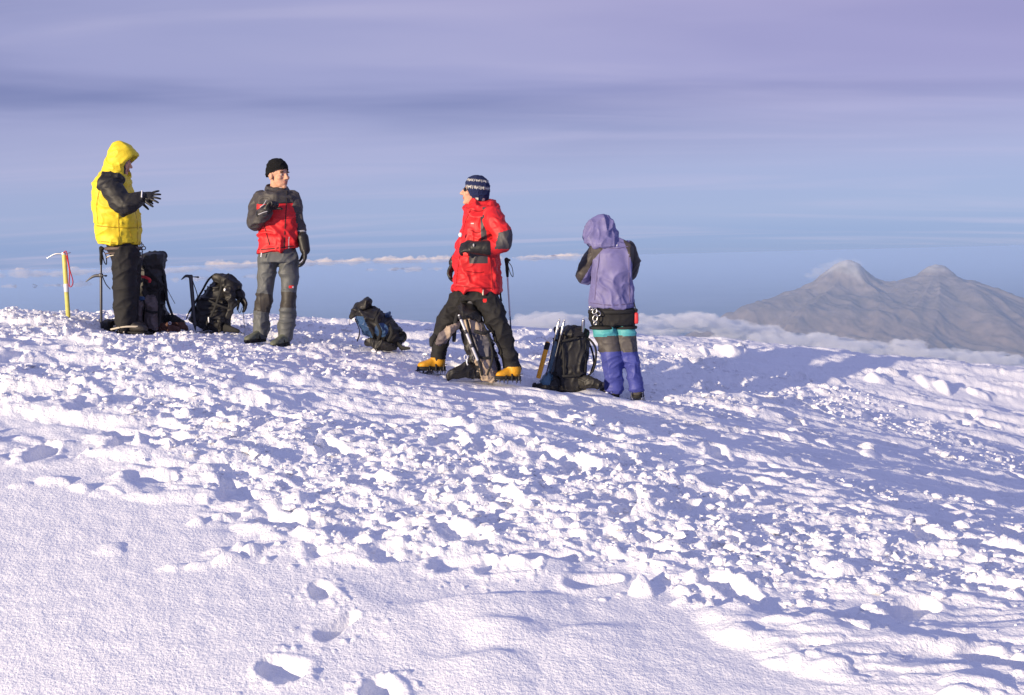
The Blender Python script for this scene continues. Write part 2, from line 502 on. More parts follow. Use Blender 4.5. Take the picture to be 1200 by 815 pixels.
nt.links.new(nrm, b.inputs['Normal'])
snow_me = new_mesh('snow_slope', co, faces_quads=quads, mats=[snow])
tag(link('snow_slope', snow_me), kind='structure')

# loose angular crumbs of crust lying on the trampled snow
def crumb_template():
    v = np.array([(a, b_, c_) for a in (-1, 0, 1) for b_ in (-1, 0, 1) for c_ in (-1, 0, 1) if (a, b_, c_) != (0, 0, 0)], float)
    v /= np.linalg.norm(v, axis=1)[:, None]
    v *= rng.uniform(0.62, 1.15, len(v))[:, None]
    import bmesh
    bm = bmesh.new()
    for p in v: bm.verts.new(p)
    bmesh.ops.convex_hull(bm, input=bm.verts)
    loose = [w for w in bm.verts if not w.link_faces]
    bmesh.ops.delete(bm, geom=loose, context='VERTS')
    bm.verts.index_update()
    V = np.array([w.co for w in bm.verts]); F = np.array([[w.index for w in f.verts] for f in bm.faces])
    bm.free()
    return V, F
tmpl = [crumb_template() for _ in range(10)]
cv, cf, n_, tot = [], [], 0, 0
while tot < 12000:
    y = 3.2 + 10.0 * rng.random() ** 0.85; x = rng.uniform(-0.56, 0.56) * y
    i = int((y - RY0) / RS); j = int((x - RX0) / RS)
    if not (0 <= i < RNY and 0 <= j < RNX) or dist_edge[i, j] < -0.02 + 0.1 * rng.random() or dens[i, j] + 0.6 - 0.7 * rightness[i, j] < rng.random() * 1.7:
        tot += 0.02
        continue
    r = min(0.034, 0.0062 * (1 - rng.random()) ** -0.5)
    V, F = tmpl[rng.integers(10)]
    a = rng.uniform(0, 6.28); ca, sa = math.cos(a), math.sin(a)
    V = V * (r * np.array([rng.uniform(0.8, 1.7), rng.uniform(0.8, 1.2), rng.uniform(0.55, 0.95)]))
    V = np.stack([V[:, 0] * ca - V[:, 1] * sa, V[:, 0] * sa + V[:, 1] * ca, V[:, 2]], -1)
    cv.append(V + np.array([x, y, snow_z(x, y) + r * 0.15])); cf.append(F + n_); n_ += len(V); tot += 1
crumbs_me = bpy.data.meshes.new('snow_crumbs')
crumbs_me.from_pydata(np.concatenate(cv).tolist(), [], np.concatenate(cf).tolist()); crumbs_me.update()
crumbs_me.materials.append(snow)
tag(link('snow_crumbs', crumbs_me), 'loose crumbs of broken crust scattered over the trampled snow', kind='stuff')

# ------------------------------------------------------------------ lowland, mountain, clouds, air
LOW = -2600.0
rl = np.geomspace(900, 300000, 90); tl = np.linspace(0, 2 * math.pi, 181)[:-1]
TL, RL = np.meshgrid(tl, rl)
lx = RL * np.sin(TL); ly = RL * np.cos(TL)
lz = LOW + 90 * fbm3(np.stack([lx / 5000, ly / 5000, np.zeros_like(lx)], -1).reshape(-1, 3) + 30, 4).reshape(lx.shape) * sstep(900, 5000, RL)
lz = np.maximum(lz, LOW + 0.0)
ii = np.arange(len(rl) - 1)[:, None] * len(tl); jj = np.arange(len(tl))[None, :]; jn = (jj + 1) % len(tl)
lq = np.stack([ii + jn, ii + len(tl) + jn, ii + len(tl) + jj, ii + jj], -1).reshape(-1, 4)
land = material('lowland', (0.05, 0.06, 0.045), 0.95, spec=0.0)
nt = land.node_tree; b = nt.nodes['Principled BSDF']
tc = nt.nodes.new('ShaderNodeTexCoord'); n = nt.nodes.new('ShaderNodeTexNoise'); n.inputs['Scale'].default_value = 0.00025; n.inputs['Detail'].default_value = 8
rp = nt.nodes.new('ShaderNodeValToRGB')
rp.color_ramp.elements[0].position = 0.35; rp.color_ramp.elements[0].color = (0.10, 0.13, 0.17, 1)
rp.color_ramp.elements[1].position = 0.7; rp.color_ramp.elements[1].color = (0.20, 0.22, 0.26, 1)  # haze and low cloud put into the ground colour as a paler blue
nt.links.new(tc.outputs['Object'], n.inputs['Vector']); nt.links.new(n.outputs['Fac'], rp.inputs[0]); nt.links.new(rp.outputs[0], b.inputs['Base Color'])
tag(link('lowland_terrain', new_mesh('lowland_terrain', np.stack([lx, ly, lz], -1).reshape(-1, 3), faces_quads=lq, mats=[land])), kind='structure')

MD = 26000.0
pk1 = at(993, 304, MD); pk2 = at(1097, 309, MD - 300)
pm = MD / FPX
gx = np.linspace(pk1.x - 5200, pk2.x + 7000, 520); gy = np.linspace(MD - 6800, MD + 4500, 400)
MX, MY = np.meshgrid(gx, gy)
def cone(pk, prof, seed):
    dx = MX - pk.x; dy = MY - pk.y
    d = np.hypot(dx, dy); a = np.arctan2(dy, dx)
    ridg = 0
    for k, (fr, am) in enumerate(((5, .16), (9, .13), (17, .09))):
        q = np.stack([np.cos(a) * fr / 3 + d / 5200, np.sin(a) * fr / 3, np.full_like(a, seed + k * 7.7)], -1).reshape(-1, 3)
        ridg = ridg + am * (1 - 2.2 * np.abs(vnoise3(q))).reshape(a.shape)
    dd = d * (1 - ridg * sstep(100, 1500, d))
    pd = np.array([p[0] for p in prof]) * pm; ph = np.array([p[1] for p in prof]) * pm
    return pk.z - np.interp(dd, pd, ph)
h1 = cone(pk1, [(0, 0), (14, 4), (24, 13), (36, 26), (52, 37), (105, 55), (135, 74), (190, 100), (300, 140)], 3.1)
h2 = cone(pk2, [(0, 0), (10, 4), (22, 15), (44, 25), (74, 39), (103, 54), (170, 88), (300, 140)], 21.4)
h3 = cone(at(1300, 372, MD - 2600), [(0, 0), (40, 14), (110, 40), (220, 82), (400, 140)], 9.2)
def smax(a_, b_, k): return np.logaddexp(a_ / k, b_ / k) * k
MZ = smax(smax(h1, h2, 45.0), h3, 60.0)
q = np.stack([MX / 700, MY / 700, np.zeros_like(MX)], -1).reshape(-1, 3)
MZ = MZ + 45 * fbm3(q, 5, 0.5).reshape(MX.shape) - 25
MZ = MZ - 50 * np.abs(fbm3(q * np.array([1.0, 0.55, 1]) + 40, 5, 0.55)).reshape(MX.shape) + 30
MZ = MZ + 85 * (0.5 - np.abs(fbm3(np.stack([(MX + 0.55 * MY) / 620, (MY - 0.55 * MX) / 2600, np.zeros_like(MX) + 7], -1).reshape(-1, 3), 4, 0.5)).reshape(MX.shape)) * sstep(0, 900, np.minimum(np.hypot(MX - pk1.x, MY - pk1.y), np.hypot(MX - pk2.x, MY - pk2.y)))
edge_f = sstep(0, 900, MX - gx[0]) * sstep(0, 900, gx[-1] - MX) * sstep(0, 900, MY - gy[0]) * sstep(0, 900, gy[-1] - MY)
MZ = (MZ - (LOW - 40)) * edge_f + LOW - 40
MZ = np.maximum(MZ, LOW - 0.5)
ny_, nx_ = MX.shape
ii = np.arange(ny_ - 1)[:, None] * nx_; jj = np.arange(nx_ - 1)[None, :]
mq = np.stack([ii + jj, ii + jj + 1, ii + nx_ + jj + 1, ii + nx_ + jj], -1).reshape(-1, 4)
rock = material('mountain_rock', (0.14, 0.11, 0.09), 0.95, spec=0.0)
nt = rock.node_tree; b = nt.nodes['Principled BSDF']
tc = nt.nodes.new('ShaderNodeTexCoord'); sp = nt.nodes.new('ShaderNodeSeparateXYZ'); nt.links.new(tc.outputs['Object'], sp.inputs[0])
n = nt.nodes.new('ShaderNodeTexNoise'); n.inputs['Scale'].default_value = 0.0016; n.inputs['Detail'].default_value = 9; n.inputs['Roughness'].default_value = 0.62
nt.links.new(tc.outputs['Object'], n.inputs['Vector'])
ad = nt.nodes.new('ShaderNodeMath'); ad.operation = 'MULTIPLY_ADD'; ad.inputs[1].default_value = 900.0
nt.links.new(n.outputs['Fac'], ad.inputs[0]); nt.links.new(sp.outputs['Z'], ad.inputs[2])
mr = nt.nodes.new('ShaderNodeMapRange'); mr.inputs['From Min'].default_value = -2200; mr.inputs['From Max'].default_value = pk1.z + 450
nt.links.new(ad.outputs[0], mr.inputs['Value'])
rp = nt.nodes.new('ShaderNodeValToRGB'); e = rp.color_ramp.elements
e[0].position = 0.0; e[0].color = (0.20, 0.18, 0.13, 1); e[1].position = 1.0; e[1].color = (0.60, 0.58, 0.57, 1)
for p_, c_ in ((0.35, (0.27, 0.205, 0.155)), (0.62, (0.23, 0.19, 0.165)), (0.84, (0.30, 0.25, 0.22)), (0.93, (0.42, 0.40, 0.38))):
    x_ = e.new(p_); x_.color = (*c_, 1)
nt.links.new(mr.outputs[0], rp.inputs[0])
mxn = nt.nodes.new('ShaderNodeMix'); mxn.data_type = 'RGBA'; mxn.blend_type = 'MULTIPLY'; mxn.inputs[0].default_value = 0.7
n2 = nt.nodes.new('ShaderNodeTexNoise'); n2.inputs['Scale'].default_value = 0.004; n2.inputs['Detail'].default_value = 8
r2 = nt.nodes.new('ShaderNodeValToRGB'); r2.color_ramp.elements[0].position = .35; r2.color_ramp.elements[0].color = (.55, .55, .5, 1); r2.color_ramp.elements[1].position = .65
nt.links.new(tc.outputs['Object'], n2.inputs['Vector']); nt.links.new(n2.outputs['Fac'], r2.inputs[0])
nt.links.new(rp.outputs[0], mxn.inputs[6]); nt.links.new(r2.outputs[0], mxn.inputs[7]); nt.links.new(mxn.outputs[2], b.inputs['Base Color'])
tag(link('mountain', new_mesh('mountain', np.stack([MX, MY, MZ], -1).reshape(-1, 3), faces_quads=mq, mats=[rock])), kind='structure')

# clouds: noise-swollen closed puffs merged by remeshing, filled with scattering volume
def uv_sphere(nu=40, nv=22):
    u = np.linspace(0, 2 * math.pi, nu + 1)[:-1]; v = np.linspace(0, math.pi, nv + 1)
    pts = [(0, 0, 1)] + [(math.sin(b_) * math.cos(a_), math.sin(b_) * math.sin(a_), math.cos(b_)) for b_ in v[1:-1] for a_ in u] + [(0, 0, -1)]
    f = [(0, 1 + k, 1 + (k + 1) % nu) for k in range(nu)]
    for r_ in range(nv - 2):
        s = 1 + r_ * nu
        f += [(s + k, s + nu + k, s + nu + (k + 1) % nu, s + (k + 1) % nu) for k in range(nu)]
    s = 1 + (nv - 2) * nu
    f += [(s + k, s + nu, s + (k + 1) % nu) for k in range(nu)]
    return np.array(pts), f
SPH_V, SPH_F = uv_sphere()
def remeshed(name, verts, faces, voxel, it=1):
    me = bpy.data.meshes.new(name); me.from_pydata([tuple(v) for v in verts], [], faces); me.update()
    o = bpy.data.objects.new('tmp', me); coll.objects.link(o)
    md = o.modifiers.new('r', 'REMESH'); md.mode = 'VOXEL'; md.voxel_size = voxel
    dg = bpy.context.evaluated_depsgraph_get(); dg.update()
    out = bpy.data.meshes.new_from_object(o.evaluated_get(dg))
    bpy.data.objects.remove(o); bpy.data.meshes.remove(me)
    out.name = name
    return out
def cloud_mat(name, dens, aniso, col):
    m = bpy.data.materials.new(name); m.use_nodes = True
    nt = m.node_tree; nt.nodes.clear()
    out = nt.nodes.new('ShaderNodeOutputMaterial'); v = nt.nodes.new('ShaderNodeVolumePrincipled')
    v.inputs['Color'].default_value = (*col, 1); v.inputs['Density'].default_value = dens; v.inputs['Anisotropy'].default_value = aniso
    nt.links.new(v.outputs[0], out.inputs['Volume'])
    return m
def cloud(name, puffs, D, voxel, mat, amp=0.5):
    """puffs: (px, py, half width px, half height px); all at distance D"""
    V, F = [], []
    k = D / FPX
    for (px, py, w_, h_) in puffs:
        c = np.array(at(px, py, D * rng.uniform(0.97, 1.03)))
        s = SPH_V * (1 + amp * fbm3(SPH_V * 1.7 + rng.uniform(0, 50, 3), 4, 0.55))[:, None]
        v = c + s * np.array([w_ * k, max(w_ * 0.8, h_) * k, h_ * k])
        base = sum(len(a_) for a_ in V)
        V.append(v); F += [tuple(i_ + base for i_ in f_) for f_ in SPH_F]
    me = remeshed(name, np.concatenate(V), F, voxel)
    n_ = len(me.vertices); cc = np.empty(n_ * 3, np.float32); me.vertices.foreach_get('co', cc); cc = cc.reshape(-1, 3)
    nn = np.empty(n_ * 3, np.float32); me.vertices.foreach_get('normal', nn); nn = nn.reshape(-1, 3)
    cc = cc + nn * (fbm3(cc / (k * np.array([10, 10, 6])), 5, 0.62) * k * 3.0)[:, None]
    me.vertices.foreach_set('co', cc.ravel()); me.update()
    me.materials.append(mat)
    return link(name, me)
bank_mat = cloud_mat('cloud_bank', 1 / 260, -0.2, (1, 0.98, 0.98))
row_mat = cloud_mat('cloud_row', 1 / 330, -0.2, (1, 0.93, 0.88))
tops = [(560, 372), (600, 369), (645, 365), (690, 369), (750, 374), (790, 368), (812, 362), (850, 370), (880, 382), (920, 388), (960, 392), (1000, 396), (1050, 401), (1100, 407), (1160, 413), (1230, 418)]
tx = [t[0] for t in tops]; ty = [t[1] for t in tops]
puffs = []
for k in range(210):
    px = rng.uniform(555, 1230); t = float(np.interp(px, tx, ty))
    w_ = rng.uniform(6, 30); h_ = w_ * rng.uniform(0.12, 0.30)
    puffs.append((px, t + h_ + 2 + abs(rng.normal(0, 9)) - (rng.uniform(2, 7) if k % 6 == 0 else 0), w_, h_))
tag(cloud('cloud_bank', puffs, 20500.0, 40.0, bank_mat), 'ragged pale cloud bank lying below the snow ridge and mountain', 'cloud', kind='stuff')
puffs = []
for x0, x1, y0, y1, n_, hh in [(-60, 40, 325, 320, 20, 3.6), (35, 135, 321, 316, 22, 3.0), (130, 200, 318, 315, 10, 1.8), (190, 300, 316, 310, 22, 2.6), (250, 350, 310, 307, 22, 3.2), (345, 520, 308, 303, 40, 3.0), (500, 600, 304, 302, 12, 1.5),
                               (600, 690, 302, 299, 18, 2.3), (0, 140, 334, 331, 9, 1.1), (200, 300, 326, 322, 8, 1.1), (430, 520, 315, 313, 7, 1.0)]:
    for k in range(n_):
        f = rng.random(); w_ = rng.uniform(4, 13)
        h_ = hh * rng.uniform(0.35, 1.2)
        puffs.append((x0 + (x1 - x0) * f, y0 + (y1 - y0) * f + 2.5 - h_ * 0.6, w_, h_))
tag(cloud('cloud_row', puffs, 36000.0, 38.0, row_mat), 'thin row of distant pinkish clouds along the horizon', 'cloud', kind='stuff')
cap = [(952, 322, 8, 3), (962, 318, 9, 4), (972, 312, 9, 5), (985, 308, 8, 4.5), (1000, 309, 8, 4)]
tag(cloud('cloud_cap', cap, MD, 40.0, cloud_mat('cloud_cap', 1 / 1100, -0.2, (1, .98, .98)), 0.4), 'thin wisp of cloud round the left peak of the mountain', 'cloud', kind='stuff')

def box_mesh(name, lo, hi):
    v = [(x, y, z) for z in (lo[2], hi[2]) for y in (lo[1], hi[1]) for x in (lo[0], hi[0])]
    f = [(0, 2, 3, 1), (4, 5, 7, 6), (0, 1, 5, 4), (2, 6, 7, 3), (0, 4, 6, 2), (1, 3, 7, 5)]
    return new_mesh(name, v, faces=f, smooth=False)
haze_me = box_mesh('haze', (-310000, -310000, LOW - 41.5), (310000, 310000, 6.0))
haze_me.materials.append(cloud_mat('haze', 2.5e-5, 0.0, (0.515, 0.705, 1.0)))
tag(link('haze', haze_me), 'pale blue haze over the far valley', 'haze', kind='stuff')

# ------------------------------------------------------------------ mesh kit for figures and gear
def proj(c):
    """photograph pixels of world points (N,3)"""
    q = (np.asarray(c) - np.array(EYE)) @ np.array(M3)          # M3 columns are the camera axes
    return 600 + FPX * q[:, 0] / -q[:, 2], 407.5 - FPX * q[:, 1] / -q[:, 2]
V3 = lambda *a: np.array(a, float)
def unit(v):
    v = np.asarray(v, float); return v / max(1e-9, np.linalg.norm(v))
FOLD_RNG = np.random.default_rng(23)
class MB:
    """collects closed shapes (world coordinates) and links them as one mesh object"""
    def __init__(self):
        self.v, self.f, self.n, self.src = [], [], 0, []
    def add(self, v, f):
        v = np.asarray(v, float)
        self.v.append(v); self.f += [tuple(i + self.n for i in q) for q in f]; self.n += len(v)
        return self
    def rings(self, secs, seg=22, power=2.0):
        """secs: (centre, half axis A, half axis B); closed with poles"""
        t = np.linspace(0, 2 * math.pi, seg + 1)[:-1]
        ct, st = np.cos(t), np.sin(t)
        if power != 2.0:
            ct = np.sign(ct) * np.abs(ct) ** (2 / power); st = np.sign(st) * np.abs(st) ** (2 / power)
        V = [np.asarray(secs[0][0], float)[None]]
        for c, a, b in secs:
            V.append(np.asarray(c, float)[None] + ct[:, None] * np.asarray(a, float)[None] + st[:, None] * np.asarray(b, float)[None])
        V.append(np.asarray(secs[-1][0], float)[None])
        V = np.concatenate(V); m = len(secs); F = []
        for k in range(seg):
            k2 = (k + 1) % seg
            F.append((0, 1 + k2, 1 + k))
            for r in range(m - 1):
                s = 1 + r * seg
                F.append((s + k, s + k2, s + seg + k2, s + seg + k))
            s = 1 + (m - 1) * seg
            F.append((s + k, s + k2, len(V) - 1))
        # outward orientation
        c0 = V.mean(0); p = V[[1, 2, 1 + seg + 1 if m > 1 else 3]] if m > 1 else None
        n_ = np.cross(V[2] - V[1], V[1 + seg] - V[1]) if m > 1 else V3(0, 0, 1)
        if m > 1 and np.dot(n_, V[1] - np.asarray(secs[0][0])) < 0:
            F = [q[::-1] for q in F]
        return self.add(V, F)
    def tube(self, pts, rad, seg=14, flat=1.0, side=None, round_ends=True, sub=1):
        """round (or flattened) tube along pts; rad: number or list; side: direction of the wide axis when flat < 1"""
        P_ = np.array([np.asarray(p, float) for p in pts]); r_ = np.full(len(P_), rad, float) if np.isscalar(rad) else np.array(rad, float)
        if sub > 1 and len(P_) > 2:
            P_, r_ = spline(P_, r_, sub)
        T = np.gradient(P_, axis=0); T /= np.linalg.norm(T, axis=1)[:, None]
        u = np.asarray(side, float) if side is not None else (V3(0, 0, 1) if abs(T[0, 2]) < 0.8 else V3(1, 0, 0))
        secs = []
        for k in range(len(P_)):
            u = u - T[k] * np.dot(u, T[k])
            if np.linalg.norm(u) < 1e-3: u = np.cross(T[k], V3(0.3, 1, 0.2))
            u = unit(u)
            w = np.cross(T[k], u)
            a, b_ = u * r_[k], w * r_[k] * flat
            if round_ends and k == 0:
                e = r_[k] * min(flat, 1)
                for q in (1.3, 0.85, 0.4):
                    secs.append((P_[k] - T[k] * e * math.sin(q), a * math.cos(q), b_ * math.cos(q)))
            secs.append((P_[k], a, b_))
            if round_ends and k == len(P_) - 1:
                e = r_[k] * min(flat, 1)
                for q in (0.4, 0.85, 1.3):
                    secs.append((P_[k] + T[k] * e * math.sin(q), a * math.cos(q), b_ * math.cos(q)))
        return self.rings(secs, seg)
    def ball(self, c, r, rot=None):
        """ellipsoid; rot: 3x3 with the axes as rows"""
        r = np.full(3, r, float) if np.isscalar(r) else np.array(r, float)
        s = SPH_S * r
        if rot is not None: s = s @ np.asarray(rot)
        return self.add(np.asarray(c, float) + s, SPH_SF)
    def box(self, c, half, rot=None, bev=0.25):
        """rounded slab: superellipsoid"""
        s = np.sign(SPH_S) * np.abs(SPH_S) ** bev
        s = s * np.array(half, float)
        if rot is not None: s = s @ np.asarray(rot)
        return self.add(np.asarray(c, float) + s, SPH_SF)
    def torus(self, c, R_, r, u, w, seg=20, sr=8, squash=1.0):
        pts = [np.asarray(c, float) + unit(u) * R_ * math.cos(t) + unit(w) * R_ * squash * math.sin(t) for t in np.linspace(0, 2 * math.pi, seg + 1)[:-1]]
        n = np.cross(unit(u), unit(w)); V = []; F = []
        for k, p in enumerate(pts):
            o = unit(p - np.asarray(c, float))
            for q in np.linspace(0, 2 * math.pi, sr + 1)[:-1]:
                V.append(p + r * (o * math.cos(q) + n * math.sin(q)))
        for k in range(seg):
            for q in range(sr):
                a = k * sr + q; b_ = k * sr + (q + 1) % sr; k2 = (k + 1) % seg
                F.append((a, k2 * sr + q, k2 * sr + (q + 1) % sr, b_))
        return self.add(V, F)
    def build(self, name, mats, parent=None, voxel=None, smooth=0, folds=None, mat_fn=None, edit=None, label=None):
        V = np.concatenate(self.v); F = self.f
        mats = mats if isinstance(mats, (list, tuple)) else [mats]
        if voxel:
            me = remeshed(name, V, F, voxel)
        else:
            me = bpy.data.meshes.new(name); me.from_pydata([tuple(v) for v in V], [], F); me.update()
        n_ = len(me.vertices); co = np.empty(n_ * 3, np.float64); me.vertices.foreach_get('co', co); co = co.reshape(-1, 3)
        if smooth:
            E = np.empty(len(me.edges) * 2, np.int32); me.edges.foreach_get('vertices', E); E = E.reshape(-1, 2)
            deg = np.bincount(E.ravel(), minlength=n_).astype(float)[:, None]
            for it in range(smooth):
                s = np.stack([np.bincount(E[:, 0], co[E[:, 1], k], n_) + np.bincount(E[:, 1], co[E[:, 0], k], n_) for k in range(3)], -1)
                lam = 0.55 if it % 2 == 0 else -0.57 if smooth > 6 else 0.5
                co = co + lam * (s / np.maximum(deg, 1) - co)
        if edit is not None:
            co = edit(co)
        if folds:
            me.vertices.foreach_set('co', co.astype(np.float32).ravel()); me.update()
            nn = np.empty(n_ * 3, np.float32); me.vertices.foreach_get('normal', nn); nn = nn.reshape(-1, 3)
            amp, fx_, fz_ = folds
            seed = FOLD_RNG.uniform(0, 50, 3)
            q = co * np.array([fx_, fx_, fz_]) + seed
            q = q + 0.6 * np.stack([vnoise3(co * 5 + 3), vnoise3(co * 5 + 9), vnoise3(co * 5 + 21)], -1)
            f_ = 1.7 * np.clip(1 - 1.9 * np.abs(vnoise3(q)), 0, 1) ** 2 + 0.8 * np.clip(1 - 2.0 * np.abs(vnoise3(q * 1.9 + 5)), 0, 1) ** 2
            f2 = vnoise3(co * 4.5 + seed)
            dsp = f_ * 1.5 + f2 * 1.1
            co = co + nn * (amp * (dsp - dsp.mean() - 0.15))[:, None]
        if mat_fn is not None:
            nf = len(me.polygons)
            me.vertices.foreach_set('co', co.astype(np.float32).ravel()); me.update()
            fc = np.empty(nf * 3, np.float32); me.polygons.foreach_get('center', fc); fc = fc.reshape(-1, 3)
            fn = np.empty(nf * 3, np.float32); me.polygons.foreach_get('normal', fn); fn = fn.reshape(-1, 3)
            idx = mat_fn(fc, fn)
        org = np.zeros(3)
        p_ = parent
        while p_ is not None:
            org += np.array(p_.location); p_ = p_.parent
        me.vertices.foreach_set('co', (co - org).astype(np.float32).ravel())
        for m in mats: me.materials.append(m)
        if mat_fn is not None:
            me.polygons.foreach_set('material_index', idx.astype(np.int32))
        me.polygons.foreach_set('use_smooth', np.full(len(me.polygons), True))
        me.update()
        o = link(name, me, parent)
        if label: o['label'] = label
        return o
SPH_S, SPH_SF = uv_sphere(22, 12)
SPH_SF = [tuple(f) for f in SPH_SF]
def spline(P_, r_, sub):
    n = len(P_); out, ro = [], []
    Pp = np.concatenate([[2 * P_[0] - P_[1]], P_, [2 * P_[-1] - P_[-2]]])
    for k in range(n - 1):
        p0, p1, p2, p3 = Pp[k:k + 4]
        for s in np.linspace(0, 1, sub + 1)[:-1]:
            out.append(0.5 * (2 * p1 + (p2 - p0) * s + (2 * p0 - 5 * p1 + 4 * p2 - p3) * s * s + (3 * p1 - p0 - 3 * p2 + p3) * s ** 3))
            ro.append(r_[k] + (r_[k + 1] - r_[k]) * s)
    out.append(P_[-1]); ro.append(r_[-1])
    return np.array(out), np.array(ro)

# ------------------------------------------------------------------ materials
def cloth(name, c, rough=0.75, k=0.18, bump=0.5):
    return material(name, c, rough - 0.18, spec=0.4, noise=(14, k * 0.6), bump=(6.5, bump * 0.9, 0.035, 1))
M = dict(
    yellow=cloth('yellow_shell', (0.78, 0.60, 0.025)), black=cloth('black_shell', (0.018, 0.017, 0.017)), char=cloth('charcoal_shell', (0.055, 0.050, 0.050)),
    red=cloth('red_shell', (0.62, 0.018, 0.022)), grey=cloth('grey_trousers', (0.098, 0.104, 0.106)), knee=cloth('dark_knee', (0.045, 0.040, 0.035)),
    trouser=cloth('black_trousers', (0.012, 0.0115, 0.0125), 0.95), lav=cloth('lavender_shell', (0.16, 0.15, 0.33)), brown=cloth('brown_black_panel', (0.05, 0.042, 0.04)),
    panel=cloth('dark_panel', (0.06, 0.055, 0.06)), teal=cloth('teal_tights', (0.08, 0.36, 0.40)), blue=cloth('blue_gaiter', (0.058, 0.07, 0.30)),
    greyband=cloth('grey_gaiter', (0.075, 0.068, 0.068)), strap_brown=cloth('brown_harness', (0.11, 0.075, 0.065)),
    skin=material('skin', (0.60, 0.33, 0.22), 0.55, spec=0.35, noise=(30, 0.12), bump=(120, 0.15, 0.003)), lip=material('lip', (0.42, 0.17, 0.13), 0.5),
    brow=material('brow_hair', (0.06, 0.035, 0.02), 0.8), eye=material('eye_white', (0.38, 0.33, 0.30), 0.2), iris=material('iris', (0.05, 0.03, 0.02), 0.15),
    lens=material('dark_lens', (0.01, 0.01, 0.012), 0.08, spec=0.6), knit=material('black_knit', (0.012, 0.012, 0.013), 0.9, spec=0.1, bump=(160, 0.8, 0.006)),
    navy=material('navy_knit', (0.022, 0.03, 0.085), 0.9, spec=0.1, bump=(160, 0.8, 0.006)), white_knit=material('white_knit', (0.55, 0.53, 0.48), 0.9, spec=0.1, bump=(160, 0.8, 0.006)),
    glove=cloth('black_glove', (0.016, 0.015, 0.015), 0.65), boot=material('dark_boot', (0.05, 0.045, 0.04), 0.6, noise=(20, .3), bump=(40, .4, .006)),
    greenboot=material('grey_green_boot', (0.13, 0.14, 0.10), 0.6, noise=(20, .3), bump=(40, .4, .006)), yboot=material('yellow_boot', (0.62, 0.30, 0.02), 0.45, noise=(18, .2), bump=(40, .3, .006)),
    sole=material('black_sole', (0.015, 0.015, 0.015), 0.7), steel=material('steel', (0.55, 0.55, 0.56), 0.3, metal=1.0), alu=material('aluminium', (0.74, 0.74, 0.76), 0.4, metal=0.35),
    dsteel=material('dark_steel', (0.08, 0.08, 0.09), 0.45, metal=0.7), rope=material('pale_cord', (0.62, 0.55, 0.42), 0.8), redcord=material('red_cord', (0.65, 0.03, 0.05), 0.7),
    redlogo=material('red_patch', (0.75, 0.03, 0.03), 0.6), white=material('white_patch', (0.80, 0.80, 0.80), 0.6), reflect=material('grey_reflective', (0.45, 0.45, 0.47), 0.4),
    axeyel=material('yellow_shaft', (0.60, 0.55, 0.14), 0.4, noise=(20, .15)), orange=material('orange_shaft', (0.80, 0.36, 0.03), 0.4, noise=(20, .12)),
    packblack=cloth('pack_black', (0.017, 0.016, 0.016), 0.7, 0.3, 0.7), packgrey=cloth('pack_grey', (0.14, 0.115, 0.115), 0.75, 0.2, 0.7), packmid=cloth('pack_mid_grey', (0.10, 0.095, 0.11), 0.75, 0.2, 0.7),
    beige=cloth('pack_beige', (0.40, 0.31, 0.23), 0.75, 0.15, 0.7), packblue=cloth('pack_blue', (0.035, 0.08, 0.18), 0.7, 0.2, 0.7), packteal=cloth('pack_teal', (0.07, 0.15, 0.22), 0.7, 0.2, .7), rust=cloth('rust_pad', (0.10, 0.042, 0.03), 0.8),
    web=material('black_webbing', (0.02, 0.02, 0.021), 0.75, bump=(220, .5, .003)), greyweb=material('grey_webbing', (0.10, 0.10, 0.12), 0.75), bluepole=material('dark_blue_shaft', (0.02, 0.03, 0.10), 0.3), redplastic=material('red_plastic', (0.6, 0.05, 0.06), 0.4),
    yseam=material('ochre_seam', (0.42, 0.27, 0.01), 0.7), dseam=material('black_seam', (0.015, 0.012, 0.012), 0.6), rseam=material('dark_red_seam', (0.30, 0.008, 0.012), 0.6), lseam=material('dark_lavender_seam', (0.12, 0.10, 0.21), 0.6),
    tongue=material('cup_white', (0.8, 0.8, 0.8), 0.35),
)

# ------------------------------------------------------------------ anatomy
def frame(fwd, up):
    f = unit(fwd); s = unit(np.cross(up, f)); u = np.cross(f, s)     # s: the figure's left
    return np.stack([s, f, u])
def head_parts(mb, c, fwd, up, k=1.0):
    Fm = frame(fwd, up); c = np.asarray(c, float)
    L = lambda s, f, u: c + (V3(s, f, u) * k) @ Fm
    e = lambda p, r: mb.ball(L(*p), np.array(r) * k, Fm)
    e((0, -.012, .03), (.074, .094, .086)); e((0, .03, -.03), (.059, .062, .08)); e((0, .033, -.068), (.05, .053, .044)); e((0, .072, -.097), (.021, .02, .017))
    mb.tube([L(0, .088, .014), L(0, .098, -.006), L(0, .112, -.028)], [.009 * k, .0105 * k, .0135 * k], 10)
    for s in (-1, 1):
        e((s * .012, .098, -.032), (.010, .012, .009)); e((s * .03, .078, .022), (.028, .014, .009)); e((s * .041, .06, -.022), (.022, .026, .02))
        e((s * .078, -.006, -.012), (.009, .021, .032))
    e((0, .087, -.057), (.022, .012, .006)); e((0, .086, -.067), (.019, .012, .007))
    return L
def face_mats(L, Fm, k=1.0):
    c = L(0, 0, 0)
    def fn(fc, fn_):
        q = (fc - c) @ Fm.T / k
        idx = np.zeros(len(fc), int)
        lip = (np.abs(q[:, 0]) < .022) & (q[:, 1] > .085) & (q[:, 2] < -.052) & (q[:, 2] > -.072)
        brow = (np.abs(np.abs(q[:, 0]) - .032) < .018) & (q[:, 1] > .07) & (np.abs(q[:, 2] - .024) < .0055)
        idx[lip] = 1; idx[brow] = 2
        return idx
    return fn
